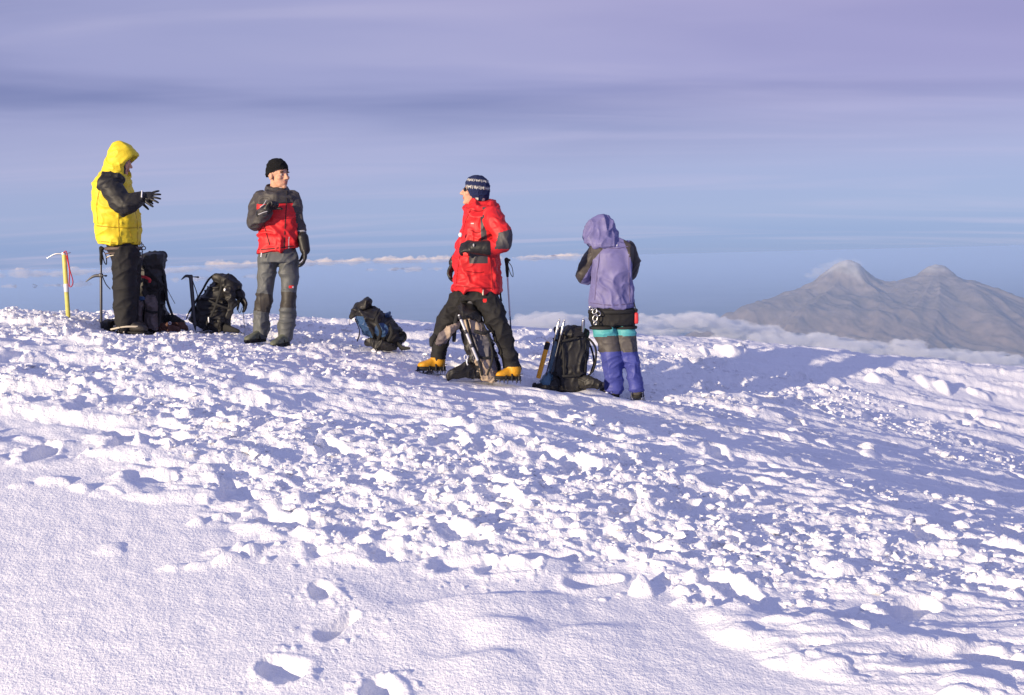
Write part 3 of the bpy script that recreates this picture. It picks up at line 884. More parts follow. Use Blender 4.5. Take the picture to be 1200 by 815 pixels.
def eyes(L, parent, k=1.0):
    for s in (-1, 1):
        e = MB().ball(L(s * .031, .0745, .002), .011 * k).build('eye', M['eye'], parent)
        MB().ball(L(s * .031, .0805, .001), .0062 * k).build('iris', M['iris'], e)
def hand(mb, wrist, d, palm_n, side, curl=0.5, spread=0.12, k=1.0, fr=.0105, curls=None, thumb=0.7):
    """five-fingered gloved hand; d: direction of the hand, palm_n: out of the palm, side: +1 thumb on cross(d, palm_n), -1 opposite"""
    d = unit(d); n = unit(np.asarray(palm_n) - d * np.dot(d, palm_n)); t = np.cross(d, n) * side
    w = np.asarray(wrist, float)
    P_ = lambda a, b, c_: w + (d * a + t * b + n * c_) * k
    Fm = np.stack([d, t, n])
    mb.box(P_(.045, 0, 0), np.array([.05, .044, .018]) * k, Fm, 0.6)
    mb.tube([P_(-.02, 0, 0), P_(.025, 0, 0)], [.033 * k, .034 * k], 14, .75, t)
    for i, (off, ln) in enumerate(((.032, .074), (.0115, .082), (-.0105, .077), (-.031, .062))):
        cu = (curls[i] if curls else curl)
        sp = (1.5 - i) * spread
        dirv = unit(d * math.cos(sp) + t * math.sin(sp)); p = P_(.082, off, 0); pts = [P_(.055, off * .9, 0), p]; a = 0
        for j, fr_ in enumerate((.45, .31, .24)):
            a += cu * (0.75 if j == 0 else 1.0)
            p = p + (dirv * math.cos(a) + n * math.sin(a)) * ln * fr_ * k
            pts.append(p)
        mb.tube(pts, [fr * 1.08 * k, fr * 1.05 * k, fr * k, fr * .95 * k, fr * .82 * k], 10)
    td = unit(d * .62 + t * .75 + n * thumb * .5); p0 = P_(.018, .026, .004); p1 = p0 + td * .045 * k
    td2 = unit(td + d * .5 + n * curl * .6); p2 = p1 + td2 * .036 * k; p3 = p2 + unit(td2 + n * curl * .4) * .026 * k
    mb.tube([p0, p1, p2, p3], [.017 * k, .0135 * k, .012 * k, .0095 * k], 10)
    return mb
def boot_mesh(mb, heel, toe, up_to, k=1.0, w=1.0, shaft_r=.052):
    """foot from heel to toe (points on the ground) and a shaft up to up_to"""
    heel = np.asarray(heel, float); toe = np.asarray(toe, float); ax = toe - heel; Ln = np.linalg.norm(ax); ax = ax / Ln
    sd = unit(np.cross(V3(0, 0, 1), ax)); up = np.cross(ax, sd)
    secs = []
    for t, ww, hh in ((0.0, .018, .03), (.03, .032, .055), (.15, .037, .075), (.32, .036, .088), (.5, .039, .068), (.68, .047, .052), (.83, .046, .042), (.94, .034, .034), (1.0, .014, .02)):
        c = heel + ax * Ln * t + up * (hh * k * .5 + .012)
        secs.append((c, sd * ww * k * w, up * hh * k * .56))
    mb.rings(secs, 20, 2.6)
    a = heel + ax * Ln * .24 + up * .06 * k
    mb.tube([a, a + (np.asarray(up_to, float) - a) * .5, up_to], [shaft_r * k * .92, shaft_r * k * .9, shaft_r * k], 16)
    return sd, ax, up, Ln
def sole_mesh(heel, toe, k=1.0, th=.016):
    heel = np.asarray(heel, float); toe = np.asarray(toe, float); ax = toe - heel; Ln = np.linalg.norm(ax); ax = ax / Ln
    sd = unit(np.cross(V3(0, 0, 1), ax)); up = np.cross(ax, sd); mb = MB()
    prof = [(-.015, .022), (.04, .036), (.18, .040), (.4, .037), (.62, .047), (.8, .049), (.93, .038), (1.015, .016)]
    ring = [(t, w_) for t, w_ in prof] + [(t, -w_) for t, w_ in prof[::-1]]
    n = len(ring); V = []
    for z in (0.0, th):
        V += [heel + ax * Ln * t + sd * w_ * k + up * z for t, w_ in ring]
    F = [tuple(range(n))[::-1], tuple(range(n, 2 * n))] + [(i, (i + 1) % n, n + (i + 1) % n, n + i) for i in range(n)]
    return mb.add(V, F)
def crampon_mesh(heel, toe, k=1.0):
    heel = np.asarray(heel, float); toe = np.asarray(toe, float); ax = toe - heel; Ln = np.linalg.norm(ax); ax = ax / Ln
    sd = unit(np.cross(V3(0, 0, 1), ax)); up = np.cross(ax, sd); mb = MB()
    rail = [(.0, .034), (.2, .043), (.4, .04), (.62, .05), (.8, .052), (.97, .03)]
    for s in (-1, 1):
        mb.tube([heel + ax * Ln * t + sd * s * w_ * k + up * .002 for t, w_ in rail], .0055, 8)
        for t, w_ in ((.03, .034), (.2, .043), (.55, .048), (.7, .052), (.86, .047)):
            p = heel + ax * Ln * t + sd * s * w_ * k
            mb.tube([p + up * .004, p - up * .03], [.0075, .002], 7)
        p = heel + ax * Ln * .97 + sd * s * .022 * k
        mb.tube([p, p + ax * .03 - up * .015], [.007, .002], 7)
        p = heel + ax * Ln * .10 + sd * s * .04 * k
        mb.tube([p, p + up * .05, p - ax * .03 + up * .055], .004, 7)
    mb.tube([heel + ax * Ln * .97 + sd * .03 * k, heel + ax * Ln * 1.01 + up * .03, heel + ax * Ln * .97 - sd * .03 * k], .004, 7)
    return mb
def strap_over(heel, toe, t, h, w, r=.006, mat=None):
    heel = np.asarray(heel, float); toe = np.asarray(toe, float); ax = unit(toe - heel); Ln = np.linalg.norm(toe - heel)
    sd = unit(np.cross(V3(0, 0, 1), ax)); up = np.cross(ax, sd)
    c = heel + ax * Ln * t
    return [c + sd * w * math.cos(a) + up * (h * math.sin(a) + .01) for a in np.linspace(-.1, math.pi + .1, 9)]

def hsec(Y, rows, s=None):
    """horizontal torso sections: rows of (py, xl, xr, depth half, dY)"""
    out = []
    for py, xl, xr, ry, dy in rows:
        c = np.array(at((xl + xr) / 2, py, Y + dy)); hw = np.array(at(xr, py, Y + dy)) - c
        out.append((c, V3(hw[0], 0, 0), V3(0, ry, 0)))
    return out
def limb(mb, Y, js, seg=18):
    """joints (px, py, dY, radius px): round-cone chain"""
    pts = [np.array(at(p[0], p[1], Y + p[2])) for p in js]; rs = [p[3] * Y / FPX for p in js]
    P2, r2 = spline(np.array(pts), np.array(rs), 5) if len(pts) > 2 else (np.array(pts), np.array(rs))
    mb.tube(P2, list(r2), seg)
    return pts
def body_of(person, Y, head_c, fwd, up, neck, torso, limbs_, k=1.0, vox=.0065):
    """one continuous body: head, neck, torso and limbs under the clothes"""
    mb = MB()
    L = head_parts(mb, head_c, fwd, up, k)
    mb.tube([L(0, -.022, -.05), L(0, -.03, -.11), neck], [.052 * k, .052 * k, .062 * k], 16)
    mb.rings(torso, 20)
    for js in limbs_:
        limb(mb, Y, [(a_, b_, c_, r_ * .74) for a_, b_, c_, r_ in js])
    Fm = frame(fwd, up)
    b_ = mb.build('body', [M['skin'], M['lip'], M['brow']], person, voxel=vox, smooth=2, mat_fn=face_mats(L, Fm, k))
    eyes(L, b_, k)
    return L, Fm
def beanie(name, L, Fm, k, mats, rim, mat_fn=None, top=.012, parent=None, wide=.086):
    """close knit cap: rim(az) gives the height of the rim, az 0 = front, + = left"""
    mb = MB(); c = L(0, -.012, .03)
    secs = []
    V = []; n = 48
    az = np.linspace(0, 2 * math.pi, n + 1)[:-1]
    R3 = np.array([wide, .106, .092 + top]) * k
    zr = np.array([rim(a) for a in az])
    rows_ = 16
    for j in range(rows_ + 1):
        f = j / rows_
        z = zr + (0.985 - zr) * (1 - (1 - f) ** 1.6)
        rad_ = np.sqrt(np.maximum(0, 1 - z ** 2 * np.where(z > 0, 1, .25))) ** 0.9
        p = np.stack([np.sin(az) * rad_ * R3[0], np.cos(az) * rad_ * R3[1], z * R3[2]], -1)
        V.append(c + p @ Fm)
    inner = []
    for j in (0,):
        z = zr
        rad_ = np.sqrt(np.maximum(0, 1 - z ** 2 * np.where(z > 0, 1, .25))) ** 0.9 * .9
        inner.append(c + np.stack([np.sin(az) * rad_ * R3[0], np.cos(az) * rad_ * R3[1], z * R3[2] + .01], -1) @ Fm)
    VV = inner + V
    pole = c + V3(0, 0, 1.0) * 0 + (V3(0, 0, R3[2])) @ Fm
    VV = np.concatenate(VV + [pole[None], (c + V3(0, 0, .04) @ Fm)[None]])
    F = []
    rws = rows_ + 2
    for r in range(rws - 1):
        for q in range(n):
            F.append((r * n + q, r * n + (q + 1) % n, (r + 1) * n + (q + 1) % n, (r + 1) * n + q))
    for q in range(n):
        F.append(((rws - 1) * n + q, (rws - 1) * n + (q + 1) % n, rws * n))
        F.append(((q + 1) % n, q, rws * n + 1))
    F = [f[::-1] for f in F]
    mb.add(VV, F)
    return mb.build(name, mats, parent, voxel=.0045, smooth=1, folds=(.0025, 14, 26), mat_fn=mat_fn)

from mathutils.bvhtree import BVHTree
def seam(o, lines, mat, name='seam', r=.0045, flat=.6):
    """stitched lines lying on the surface of o, where the pixels' rays meet it"""
    org = Vector((0, 0, 0)); p_ = o.parent
    while p_ is not None:
        org += p_.location; p_ = p_.parent
    me = o.data
    bv = BVHTree.FromPolygons([v.co + org for v in me.vertices], [tuple(p.vertices) for p in me.polygons])
    mb = MB(); ok = False
    for ln in lines:
        ln = np.array(ln, float); P2, _ = spline(ln, np.zeros(len(ln)), 6) if len(ln) > 2 else (np.linspace(ln[0], ln[1], 9), None)
        pts = []
        for px, py in P2:
            hit = bv.ray_cast(EYE, ray(px, py).normalized())
            if hit[0] is not None and (not pts or abs(hit[0].y - pts[-1][1]) < .09): pts.append(np.array(hit[0]))
        if len(pts) > 3:
            mb.tube(pts, r, 7, flat, None); ok = True
    if ok: return mb.build(name, mat, o)
# ================================================================== person in yellow
Y = 10.2
py_root = at(148, 391, Y)
per = thing('person', py_root, 'person in a hooded yellow jacket with black sleeves, holding out one black glove', 'person', 'climbers standing on the summit snow')
A = lambda px, py, dy=0.0: np.array(at(px, py, Y + dy))
hc = A(140.5, 190)
tors = hsec(Y, [(212, 122, 146, .14, 0), (230, 122, 148, .14, 0), (260, 124, 152, .13, 0), (290, 128, 158, .13, 0), (305, 132, 158, .12, 0)])
legN = [(146, 296, -.09, 11), (147, 340, -.10, 9), (145, 384, -.11, 7)]
legF = [(147, 296, .09, 11), (150, 340, .10, 9), (150, 380, .14, 7)]
armN = [(127, 217, -.21, 8), (144, 240, -.29, 7), (165, 231, -.26, 5)]
armF = [(131, 217, .21, 8), (147, 243, .29, 7), (162, 233, .10, 5)]
L, Fm = body_of(per, Y, hc, (1, -.05, -.22), (.2, 0, 1), A(131, 214), tors, [legN, legF, armN, armF])
mb = MB().rings(hsec(Y, [(204, 119, 150, .14, 0), (209, 114, 152, .20, 0), (215, 112.5, 152.5, .225, 0), (230, 111.5, 155, .225, 0), (250, 112, 161.5, .215, 0), (264, 113, 164.5, .21, 0), (272, 114, 164.5, .21, 0),
                        (276, 115, 163.5, .205, 0), (283, 115.5, 164.5, .21, 0), (287, 116.5, 164, .205, 0)]), 30, 2.3)
def yfold(co):
    px, py = proj(co)
    pinch = np.exp(-((py - 264 - (px - 140) * .06) / 2.2) ** 2)          # drawcord at the waist
    c = A(138, 264); d = co - c; d[:, 2] = 0
    return co - d * (0.045 * pinch)[:, None]
jk = mb.build('jacket', M['yellow'], per, voxel=.010, smooth=4, folds=(.008, 4.5, 8), edit=yfold)
mb = MB().rings(hsec(Y, [(166.5, 137, 143, .03, 0), (168.3, 133.5, 148.5, .058, 0), (172, 130.5, 153.5, .085, 0), (176, 128, 157, .10, 0), (180.5, 126, 160.5, .112, 0), (184.5, 124, 162, .115, 0), (188, 122.5, 158.5, .118, 0),
                        (193, 121, 154, .12, 0), (199, 119.5, 152.5, .125, 0), (205, 117, 153, .14, 0), (210, 114.5, 151, .17, 0), (215, 114, 147, .18, 0)]), 26)
def carve(co):
    px, py = proj(co); dy = co[:, 1] - Y
    inside = (np.abs(dy) < .078 - .00014 * (py - 194) ** 2) & (py > 183) & (py < 206) & (px > 146)
    co = co.copy(); co[inside, 0] -= (px[inside] - 146.5) * Y / FPX
    return co
mb.build('hood', [M['yellow'], M['black']], jk, voxel=.007, smooth=3, folds=(.005, 7, 9), edit=carve,  # black on the carved face opening paints in the shade inside the hood
         mat_fn=lambda fc, fn: ((np.abs(fc[:, 1] - Y) < .078) & (proj(fc)[0] < 149) & (proj(fc)[0] > 145) & (proj(fc)[1] > 185) & (proj(fc)[1] < 205) & (fn[:, 0] > .5)).astype(int))
for js, nm in (([(124, 215, -.19, 11), (133, 224, -.235, 13.5), (144.5, 239, -.285, 12), (155, 236, -.285, 9.5), (165, 231, -.26, 7.5)], 'near'), ([(127, 215, .19, 11), (135, 226, .235, 13), (147, 243, .285, 11), (156, 239, .20, 9), (162, 233, .10, 7.5)], 'far')):
    mb = MB(); limb(mb, Y, js)
    if nm == 'near':
        limb(mb, Y, [(118, 216, -.2, 5), (126, 206, -.185, 6.5), (142, 211, -.17, 5)])
        mb.box(A(144.5, 251, -.285), (.022, .02, .03), None, .6)
    mb.build('sleeve', [M['black'], M['yellow']], jk, voxel=.009, smooth=3, folds=(.006, 7, 8),
             mat_fn=(lambda fc, fn: np.zeros(len(fc), int)) if nm == 'near' else (lambda fc, fn: (proj(fc)[0] > 150).astype(int)))
mb = MB(); hand(mb, A(167, 230.5, -.26), (1, -.1, .03), (.05, .9, -.5), -1, curl=.16, spread=.30, k=1.0, thumb=.4); mb.build('glove', M['glove'], per, voxel=.0042, smooth=1)
mb = MB(); hand(mb, A(163, 233, .10), (.95, -.25, .0), (-.1, -.9, -.4), 1, curl=.3, spread=.12, k=1.0); mb.build('glove', M['glove'], per, voxel=.0042, smooth=1)
MB().tube([A(166, 231, -.33), A(166.5, 224, -.27)], .006).build('cuff_toggle', M['white'], jk)
seam(jk, [[(118, 217), (113.5, 240), (115, 262)], [(110.5, 264.5), (130, 266.5), (150, 267.5), (166, 267)], [(139, 252), (139, 264), (140, 283)], [(116, 283), (140, 285), (164, 284)], [(151, 268), (155, 281)], [(157, 240), (161, 262), (161, 283)]], M['yseam'])
# harness over the trousers, trousers, boots
mb = MB().rings(hsec(Y, [(284, 128, 161, .16, 0), (292, 127.5, 162, .165, 0), (302, 131, 161.5, .155, 0), (312, 133, 161.5, .145, 0)]), 26)
limb(mb, Y, [(147.5, 300, -.09, 14.5), (147, 322, -.1, 13.6), (147, 345, -.105, 12.8), (146.5, 364, -.105, 12.2), (147, 378, -.11, 12.2)])
limb(mb, Y, [(148, 300, .09, 15), (149, 322, .1, 14), (151, 345, .105, 12.5), (151, 364, .12, 11.5), (151, 375, .13, 11.5)])
mb.build('trousers', M['trouser'], per, voxel=.009, smooth=4, folds=(.0068, 5.5, 8))
mb = MB()
for py_, t_ in ((291.5, .009), (297, .004)):
    sec = hsec(Y, [(py_, 124.6, 164, .168, 0)])[0]
    pts = [sec[0] + sec[1] * 1.01 * math.cos(a) + sec[2] * 1.01 * math.sin(a) for a in np.linspace(0, 2 * math.pi, 33)]
    mb.tube(pts, t_ * 1.6, 8, .4, V3(0, 0, 1), False)
hb = mb.build('harness_belt', M['strap_brown'], per)
mb = MB(); sec = hsec(Y, [(300.5, 127, 165, .168, 0)])[0]
mb.tube([sec[0] + sec[1] * 1.01 * math.cos(a) + sec[2] * 1.01 * math.sin(a) + V3(0, 0, -.012 * math.cos(a * 2)) for a in np.linspace(math.pi, 2 * math.pi, 14)], .005, 8)
mb.build('cord', M['rope'], hb)
mb = MB()
for k_, (x_, y_) in enumerate(((166, 288), (168.5, 291), (165, 295))):
    mb.torus(A(x_, y_, -.05 + .02 * k_), .016, .004, V3(1, .3, 0), V3(0, 0, 1))
mb.tube([A(166, 284, -.03), A(167, 300, -.03), A(166, 311, -.02)], .004, 8)
mb.build('carabiner', M['dsteel'], hb)
for heel, toe, top in ((A(138, 391.5, -.11), A(173, 392.5, -.13), A(147, 378, -.11)), (A(141, 388, .14), A(171, 388.5, .16), A(150, 374, .13))):
    mb = MB(); boot_mesh(mb, heel + V3(0, 0, .02), toe + V3(0, 0, .02), top, 1.3, 1.05, .064)
    bt = mb.build('boot', M['boot'], per, voxel=.007, smooth=3)
    sole_mesh(heel, toe, 1.15, .03).build('sole', M['sole'], bt)
    crampon_mesh(heel, toe, 1.15).build('crampon', M['dsteel'], bt)
    mb = MB(); mb.tube(strap_over(heel, toe, .3, .1, .066), .0075, 8, .6)
    h0 = heel + V3(-.035, -.07, .045); t0 = heel + (toe - heel) * .75 + V3(0, -.055, .075)
    mb.tube([h0, h0 + (t0 - h0) * .5 + V3(0, -.02, .012), t0], .0085, 8, .6, None, True, 4)
    mb.build('crampon_strap', M['rope'], bt)

# ================================================================== person in red and charcoal, black beanie
Y = 10.3
A = lambda px, py, dy=0.0: np.array(at(px, py, Y + dy))
per = thing('person', at(318, 403, Y), 'person in a black beanie and red jacket with charcoal sleeves, fist at chest', 'person', 'climbers standing on the summit snow')
hc = A(326, 205.5)
fw = V3(.80, -.60, -.04); upv = V3(-.06, 0, 1)
tors = hsec(Y, [(228, 307, 343, .09, 0), (250, 306, 344, .11, 0), (280, 307, 345, .10, 0), (303, 306, 345, .11, 0)])
L, Fm = body_of(per, Y, hc, fw, upv, A(325, 228), tors, [[(314, 303, 0, 9), (310.5, 352, -.02, 6), (305.5, 390, .01, 4.5)], [(338, 302, 0, 9), (338, 350, -.02, 6), (334.5, 394, .01, 4.5)],
     [(303, 238, 0, 6), (299.5, 258, -.085, 5), (311, 249, -.215, 4)], [(345, 239, 0, 5.5), (350.2, 264, .02, 4.5), (355, 284, -.02, 4)]], k=1.1)
beanie('beanie', L, Fm, 1.1, M['knit'], lambda a: .16 - .02 * math.cos(a) - .62 * (0.5 - 0.5 * math.cos(a)) ** 1.0, top=.02, parent=per)
def redpanel(fc, fn):
    px, py = proj(fc)
    red = (py > 238.5 - .04 * (px - 325)) & (px > 301)
    return np.where(red & ~((px > 346.5) & (py < 262)), 1, 0) + np.where((np.abs(px - 338.5 + (py - 285) * .05) < .5) & (py > 278) & (fn[:, 1] < 0), 1, 0) * (red)
mb = MB().rings(hsec(Y, [(219.5, 314, 336, .085, 0), (223, 310, 340, .1, 0), (226.5, 304, 344, .12, 0), (230, 300, 347, .135, 0), (237, 299, 348, .14, 0), (252, 301, 348.5, .145, 0), (270, 302, 349, .145, 0), (285, 301, 350, .145, 0),
                         (296.5, 300, 350.5, .148, 0)]), 30, 2.3)
def tilt(co):
    px, py = proj(co); co = co.copy()
    co[:, 2] += np.clip((py - 255) / 40, 0, 1) * (px - 312) * .155 * Y / FPX * .9
    return co
jk = mb.build('jacket', [M['char'], M['red'], M['reflect']], per, voxel=.009, smooth=4, folds=(.010, 6, 9), mat_fn=redpanel, edit=tilt)
mb = MB(); limb(mb, Y, [(305, 231, .0, 8), (301.5, 241, .0, 9.6), (298, 259, -.075, 9), (302, 260, -.14, 8.8), (311, 249, -.215, 7.4)])
mb.build('sleeve', M['char'], jk, voxel=.009, smooth=3, folds=(.006, 7, 8))
mb = MB(); limb(mb, Y, [(343, 231, .0, 8), (346, 242, .0, 8.2), (350.5, 264, .02, 7.2), (355, 284, -.02, 6.3)])
mb.build('sleeve', [M['char'], M['reflect']], jk, voxel=.008, smooth=3, folds=(.005, 7, 8), mat_fn=lambda fc, fn: (np.abs(proj(fc)[1] - 271 - .05 * (proj(fc)[0] - 355)) < .5).astype(int))
mb = MB()
col = [L(.066 * math.cos(a), -.02 + .078 * math.sin(a), -.118 + .006 * math.sin(a)) for a in np.linspace(.6, 2.9, 14)]
mb.tube(col, .011, 10, .5, V3(0, 0, 1)); mb.build('collar_lining', M['white'], jk)
mb = MB(); mb.tube([L(.085 * math.cos(a), -.03 + .085 * math.sin(a), -.125 - .022 * math.sin(a)) for a in np.linspace(2.75, 6.6, 14)], .036, 12, .32, V3(0, 0, 1), True, 2)
mb.build('collar', M['char'], jk, voxel=.006, smooth=2, folds=(.004, 10, 10))
mb = MB(); hand(mb, A(312.5, 246, -.225), (.62, -.25, .74), (.55, -.35, -.55), 1, curl=1.15, spread=.02, k=1.05, fr=.012, thumb=1.0)
limb(mb, Y, [(307, 251.5, -.2, 7.2), (313, 246, -.225, 6.4)]); mb.build('glove', M['glove'], per, voxel=.005, smooth=2)
mb = MB(); mb.tube([A(305, 243, -.27), A(309, 240, -.29), A(312, 235, -.28)], .004, 8); mb.tube([A(303, 251.5, -.30), A(309, 249, -.31), A(313, 248, -.31)], .004, 8); mb.build('glove_strap', M['reflect'], per)
mb = MB(); hand(mb, A(357.5, 292, -.04), (-.04, -.12, -1), (-.95, -.2, .05), 1, curl=.42, spread=.03, k=1.12, fr=.0125, thumb=.5)
limb(mb, Y, [(354.8, 279, -.03, 6.8), (357.5, 293, -.04, 6)]); mb.build('glove', M['glove'], per, voxel=.005, smooth=2)
mb = MB().rings(hsec(Y, [(288, 309, 343, .095, 0), (297, 305, 347, .12, 0), (303, 302.5, 350, .133, 0), (308, 302, 350.5, .135, 0)]), 26, 2.4)
limb(mb, Y, [(314, 303, 0, 12.5), (312.5, 325, -.01, 10.8), (310.2, 349, -.03, 9.2), (306.5, 368, .0, 9.6), (305, 391, .01, 9.6)])
limb(mb, Y, [(338, 302, 0, 12.5), (338.8, 325, -.01, 10.8), (338.6, 349, -.03, 9.1), (337, 368, .0, 9.4), (335, 394, .0, 9.6)])
def kneepatch(fc, fn):
    px, py = proj(fc)
    t = np.where(px < 325, py - 1.0 - (px - 311) * .12, py + 1)
    idx = ((t > 343.5) & (t < 365 - np.where(px < 325, 0, 3)) & (fn[:, 1] < .5)).astype(int)
    logo = (np.abs(px - 341.3) < 2.6) & (np.abs(py - 336.3 - (px - 341) * .1) < 1.5) & (fn[:, 1] < 0)
    idx[logo] = 2
    idx[(np.abs(px - 343.3) < .8) & (np.abs(py - 336.8) < .7) & (fn[:, 1] < 0)] = 3
    return idx
mb.build('trousers', [M['grey'], M['knee'], M['redlogo'], M['white']], per, voxel=.008, smooth=4, folds=(.0062, 5.5, 8), mat_fn=kneepatch)
seam(jk, [[(336.5, 224), (335, 250), (333.5, 275), (333, 294)], [(309, 262), (313, 276), (316, 287)], [(303, 239.5), (325, 238.5), (345, 237.5)], [(303, 293), (325, 291), (348, 288)]], M['dseam'])
MB().tube([A(306.5, 297, -.15), A(306, 301, -.155)], .006).build('zip_pull', M['white'], jk)
for heel, toe, top in ((A(309.5, 400.5, .03), A(288, 402.5, -.20), A(305.5, 386, .01)), (A(337, 405, .02), A(319, 408.5, -.21), A(334.5, 389, .0))):
    mb = MB(); boot_mesh(mb, heel + V3(0, 0, .012), toe + V3(0, 0, .012), top, 1.0, 1.0, .056)
    bt = mb.build('boot', M['greenboot'], per, voxel=.006, smooth=3)
    sole_mesh(heel, toe, 1.0, .03).build('sole', M['sole'], bt)
    MB().tube(strap_over(heel, toe, .42, .085, .046), .005, 8, .6).build('lace', M['sole'], bt)

# ================================================================== person in red with the patterned beanie
Y = 9.6
A = lambda px, py, dy=0.0: np.array(at(px, py, Y + dy))
per = thing('person', at(550, 442, Y), 'person in a long red jacket, patterned navy beanie and yellow boots astride a backpack', 'person', 'climbers standing on the summit snow')
hc = A(557, 224.5)
fw = V3(-1, -.10, .12); upv = V3(.12, 0, 1)
tors = hsec(Y, [(246, 551, 578, .13, 0), (270, 548, 578, .14, 0), (300, 546, 576, .13, 0), (340, 543, 577, .13, 0), (352, 545, 575, .12, 0)])
L, Fm = body_of(per, Y, hc, fw, upv, A(565, 250), tors, [[(549, 346, .09, 11), (523, 378, .06, 8), (514, 418, .04, 6)], [(568, 348, -.09, 11), (587, 388, -.08, 8), (599, 430, -.07, 6)],
     [(576, 256, -.2, 8), (591, 283, -.28, 7), (562, 291, -.31, 5)], [(564, 256, .2, 8), (549, 288, .27, 7), (534, 308, .10, 5)]], k=1.06, vox=.006)
def knit(fc, fn):
    q = (fc - L(0, -.012, .03)) @ Fm.T
    az = np.arctan2(q[:, 0], q[:, 1]); h = q[:, 2]
    idx = np.zeros(len(fc), int)
    for (b0, b1, fq, ph) in ((-.016, .012, 11, .3), (.046, .068, 9, 1.2)):
        f = (h - b0) / (b1 - b0); u = az * fq / 2 + ph
        inb = (f > 0) & (f < 1)
        cell = np.floor(u); w_ = u - cell
        m = (np.abs(w_ - .5 - .3 * (f - .5) * np.where(cell % 2 == 0, 1, -1)) < .16) | ((np.abs(f - .5) < .14) & (cell % 3 != 0)) | ((w_ > .7) & (f > .75) & (cell % 2 == 1))
        idx[inb & m] = 1
    idx[(h < -.088) & (np.sin(az * 9) > .3)] = 1
    return idx
beanie('beanie', L, Fm, 1.06, [M['navy'], M['white_knit']], lambda a: .46 - 1.55 * (math.sin(min(abs(a if a < math.pi else 2 * math.pi - a), math.pi / 2 + .2)) ** 1.5), mat_fn=knit, top=.012, parent=per, wide=.096)
g = MB()
for s in (-1, 1):
    Fg = Fm
    g.ball(L(s * .034, .090, .004), (.026, .008, .018), Fg)
    g.tube([L(s * .058, .078, .008), L(s * .078, .03, .008), L(s * .08, -.01, .0)], .0035, 8)
g.tube([L(-.012, .1, .008), L(.012, .1, .008)], .0035, 8)
g.build('sunglasses', M['lens'], per)
def rpanels(fc, fn):
    px, py = proj(fc)
    d = ((px > 566) & (py > 243.5) & (py < 256) & (px < 584 ) & (py > 241 + (px - 566) * .2))
    strip = (px > 563.5) & (px < 569.5 + (py < 285)) & (py > 254) & (py < 300)
    pocket = (px > 549.5) & (px < 571.5) & (py > 296.5) & (py < 309)
    idx = np.where(d | strip | pocket, 1, 0)
    idx[(np.abs(px - 553.5) < 1.6) & (np.abs(py - 262) < .7) & (fn[:, 1] < 0)] = 2
    far = fc[:, 1] > Y + .1
    idx[far] = 0
    return idx
mb = MB().rings(hsec(Y, [(235, 549, 577, .085, 0), (238, 547, 580, .105, 0), (241, 544, 583, .14, 0), (247, 542, 586, .19, 0), (254, 541, 588, .22, 0), (266, 539.5, 588, .225, 0), (282, 536, 586.5, .215, 0),
                         (300, 533.5, 586, .21, 0), (320, 531.5, 586.5, .205, 0), (334, 530, 587, .205, 0), (341, 529.5, 587, .20, 0)]), 30, 2.3)
def rhem(co):
    px, py = proj(co); co = co.copy()
    co[:, 2] -= np.clip((py - 300) / 40, 0, 1) * (px - 530) * .05 * Y / FPX
    return co
jk = mb.build('jacket', [M['red'], M['panel'], M['reflect']], per, voxel=.009, smooth=4, folds=(.011, 6, 9), mat_fn=rpanels, edit=rhem)
mb = MB(); mb.tube([A(567, 244, .10), A(576, 241, .09), A(580, 241.5, .0), A(577, 242, -.09), A(566, 246, -.12)], [.03, .045, .05, .045, .03], 14, .6, V3(0, 0, 1), True, 4)
mb.build('folded_hood', M['red'], jk, voxel=.008, smooth=3, folds=(.006, 8, 8))
mb = MB(); limb(mb, Y, [(574, 251, -.16, 10), (579, 259, -.215, 12.5), (589.5, 279, -.28, 10.8), (585, 288, -.30, 9.5), (569, 291, -.31, 8.8)])
mb.build('sleeve', [M['red'], M['panel']], jk, voxel=.009, smooth=3, folds=(.006, 7, 8),
         mat_fn=lambda fc, fn: (((proj(fc)[0] - 578) * .5 + (proj(fc)[1] - 281) * .12 > 2.2) & (proj(fc)[1] > 273 - (proj(fc)[0] - 585) * .3) & (proj(fc)[1] < 292)).astype(int))
mb = MB(); limb(mb, Y, [(566, 252, .16, 10), (563, 262, .21, 12), (551, 286, .27, 10.5), (542, 299, .19, 9), (536, 306, .12, 8)])
mb.build('sleeve', M['red'], jk, voxel=.009, smooth=3, folds=(.006, 7, 8))
mb = MB(); hand(mb, A(559, 290.5, -.31), (-1, .1, .08), (.05, .75, -.6), -1, curl=.75, spread=.03, k=1.22, fr=.0125, thumb=.6)
limb(mb, Y, [(571, 291, -.31, 9), (556, 290.5, -.31, 7.4)]); mb.build('glove', M['glove'], per, voxel=.005, smooth=2)
MB().box(A(555, 287.5, -.375), (.006, .004, .012), None, .7).build('glove_buckle', M['reflect'], per)
mb = MB(); hand(mb, A(533.5, 307, .10), (-.5, -.1, -.86), (.8, -.3, -.5), -1, curl=.5, spread=.03, k=1.15, fr=.0135, thumb=.6)
limb(mb, Y, [(539, 300, .14, 8), (532.5, 308, .10, 7)]); mb.build('glove', M['glove'], per, voxel=.005, smooth=2)
mb = MB().rings(hsec(Y, [(333, 535, 584, .17, 0), (343, 535, 584, .17, 0), (352, 541, 582, .155, 0)]), 26)
limb(mb, Y, [(547, 346, .07, 16), (536, 360, .08, 14.5), (523.5, 379, .05, 12), (516.5, 398, .05, 10), (513.5, 420, .04, 8.8)])
limb(mb, Y, [(568, 347, -.07, 16), (577, 366, -.09, 14), (587, 388, -.09, 11.8), (593.5, 408, -.075, 10.3), (600, 431, -.07, 9.6)])
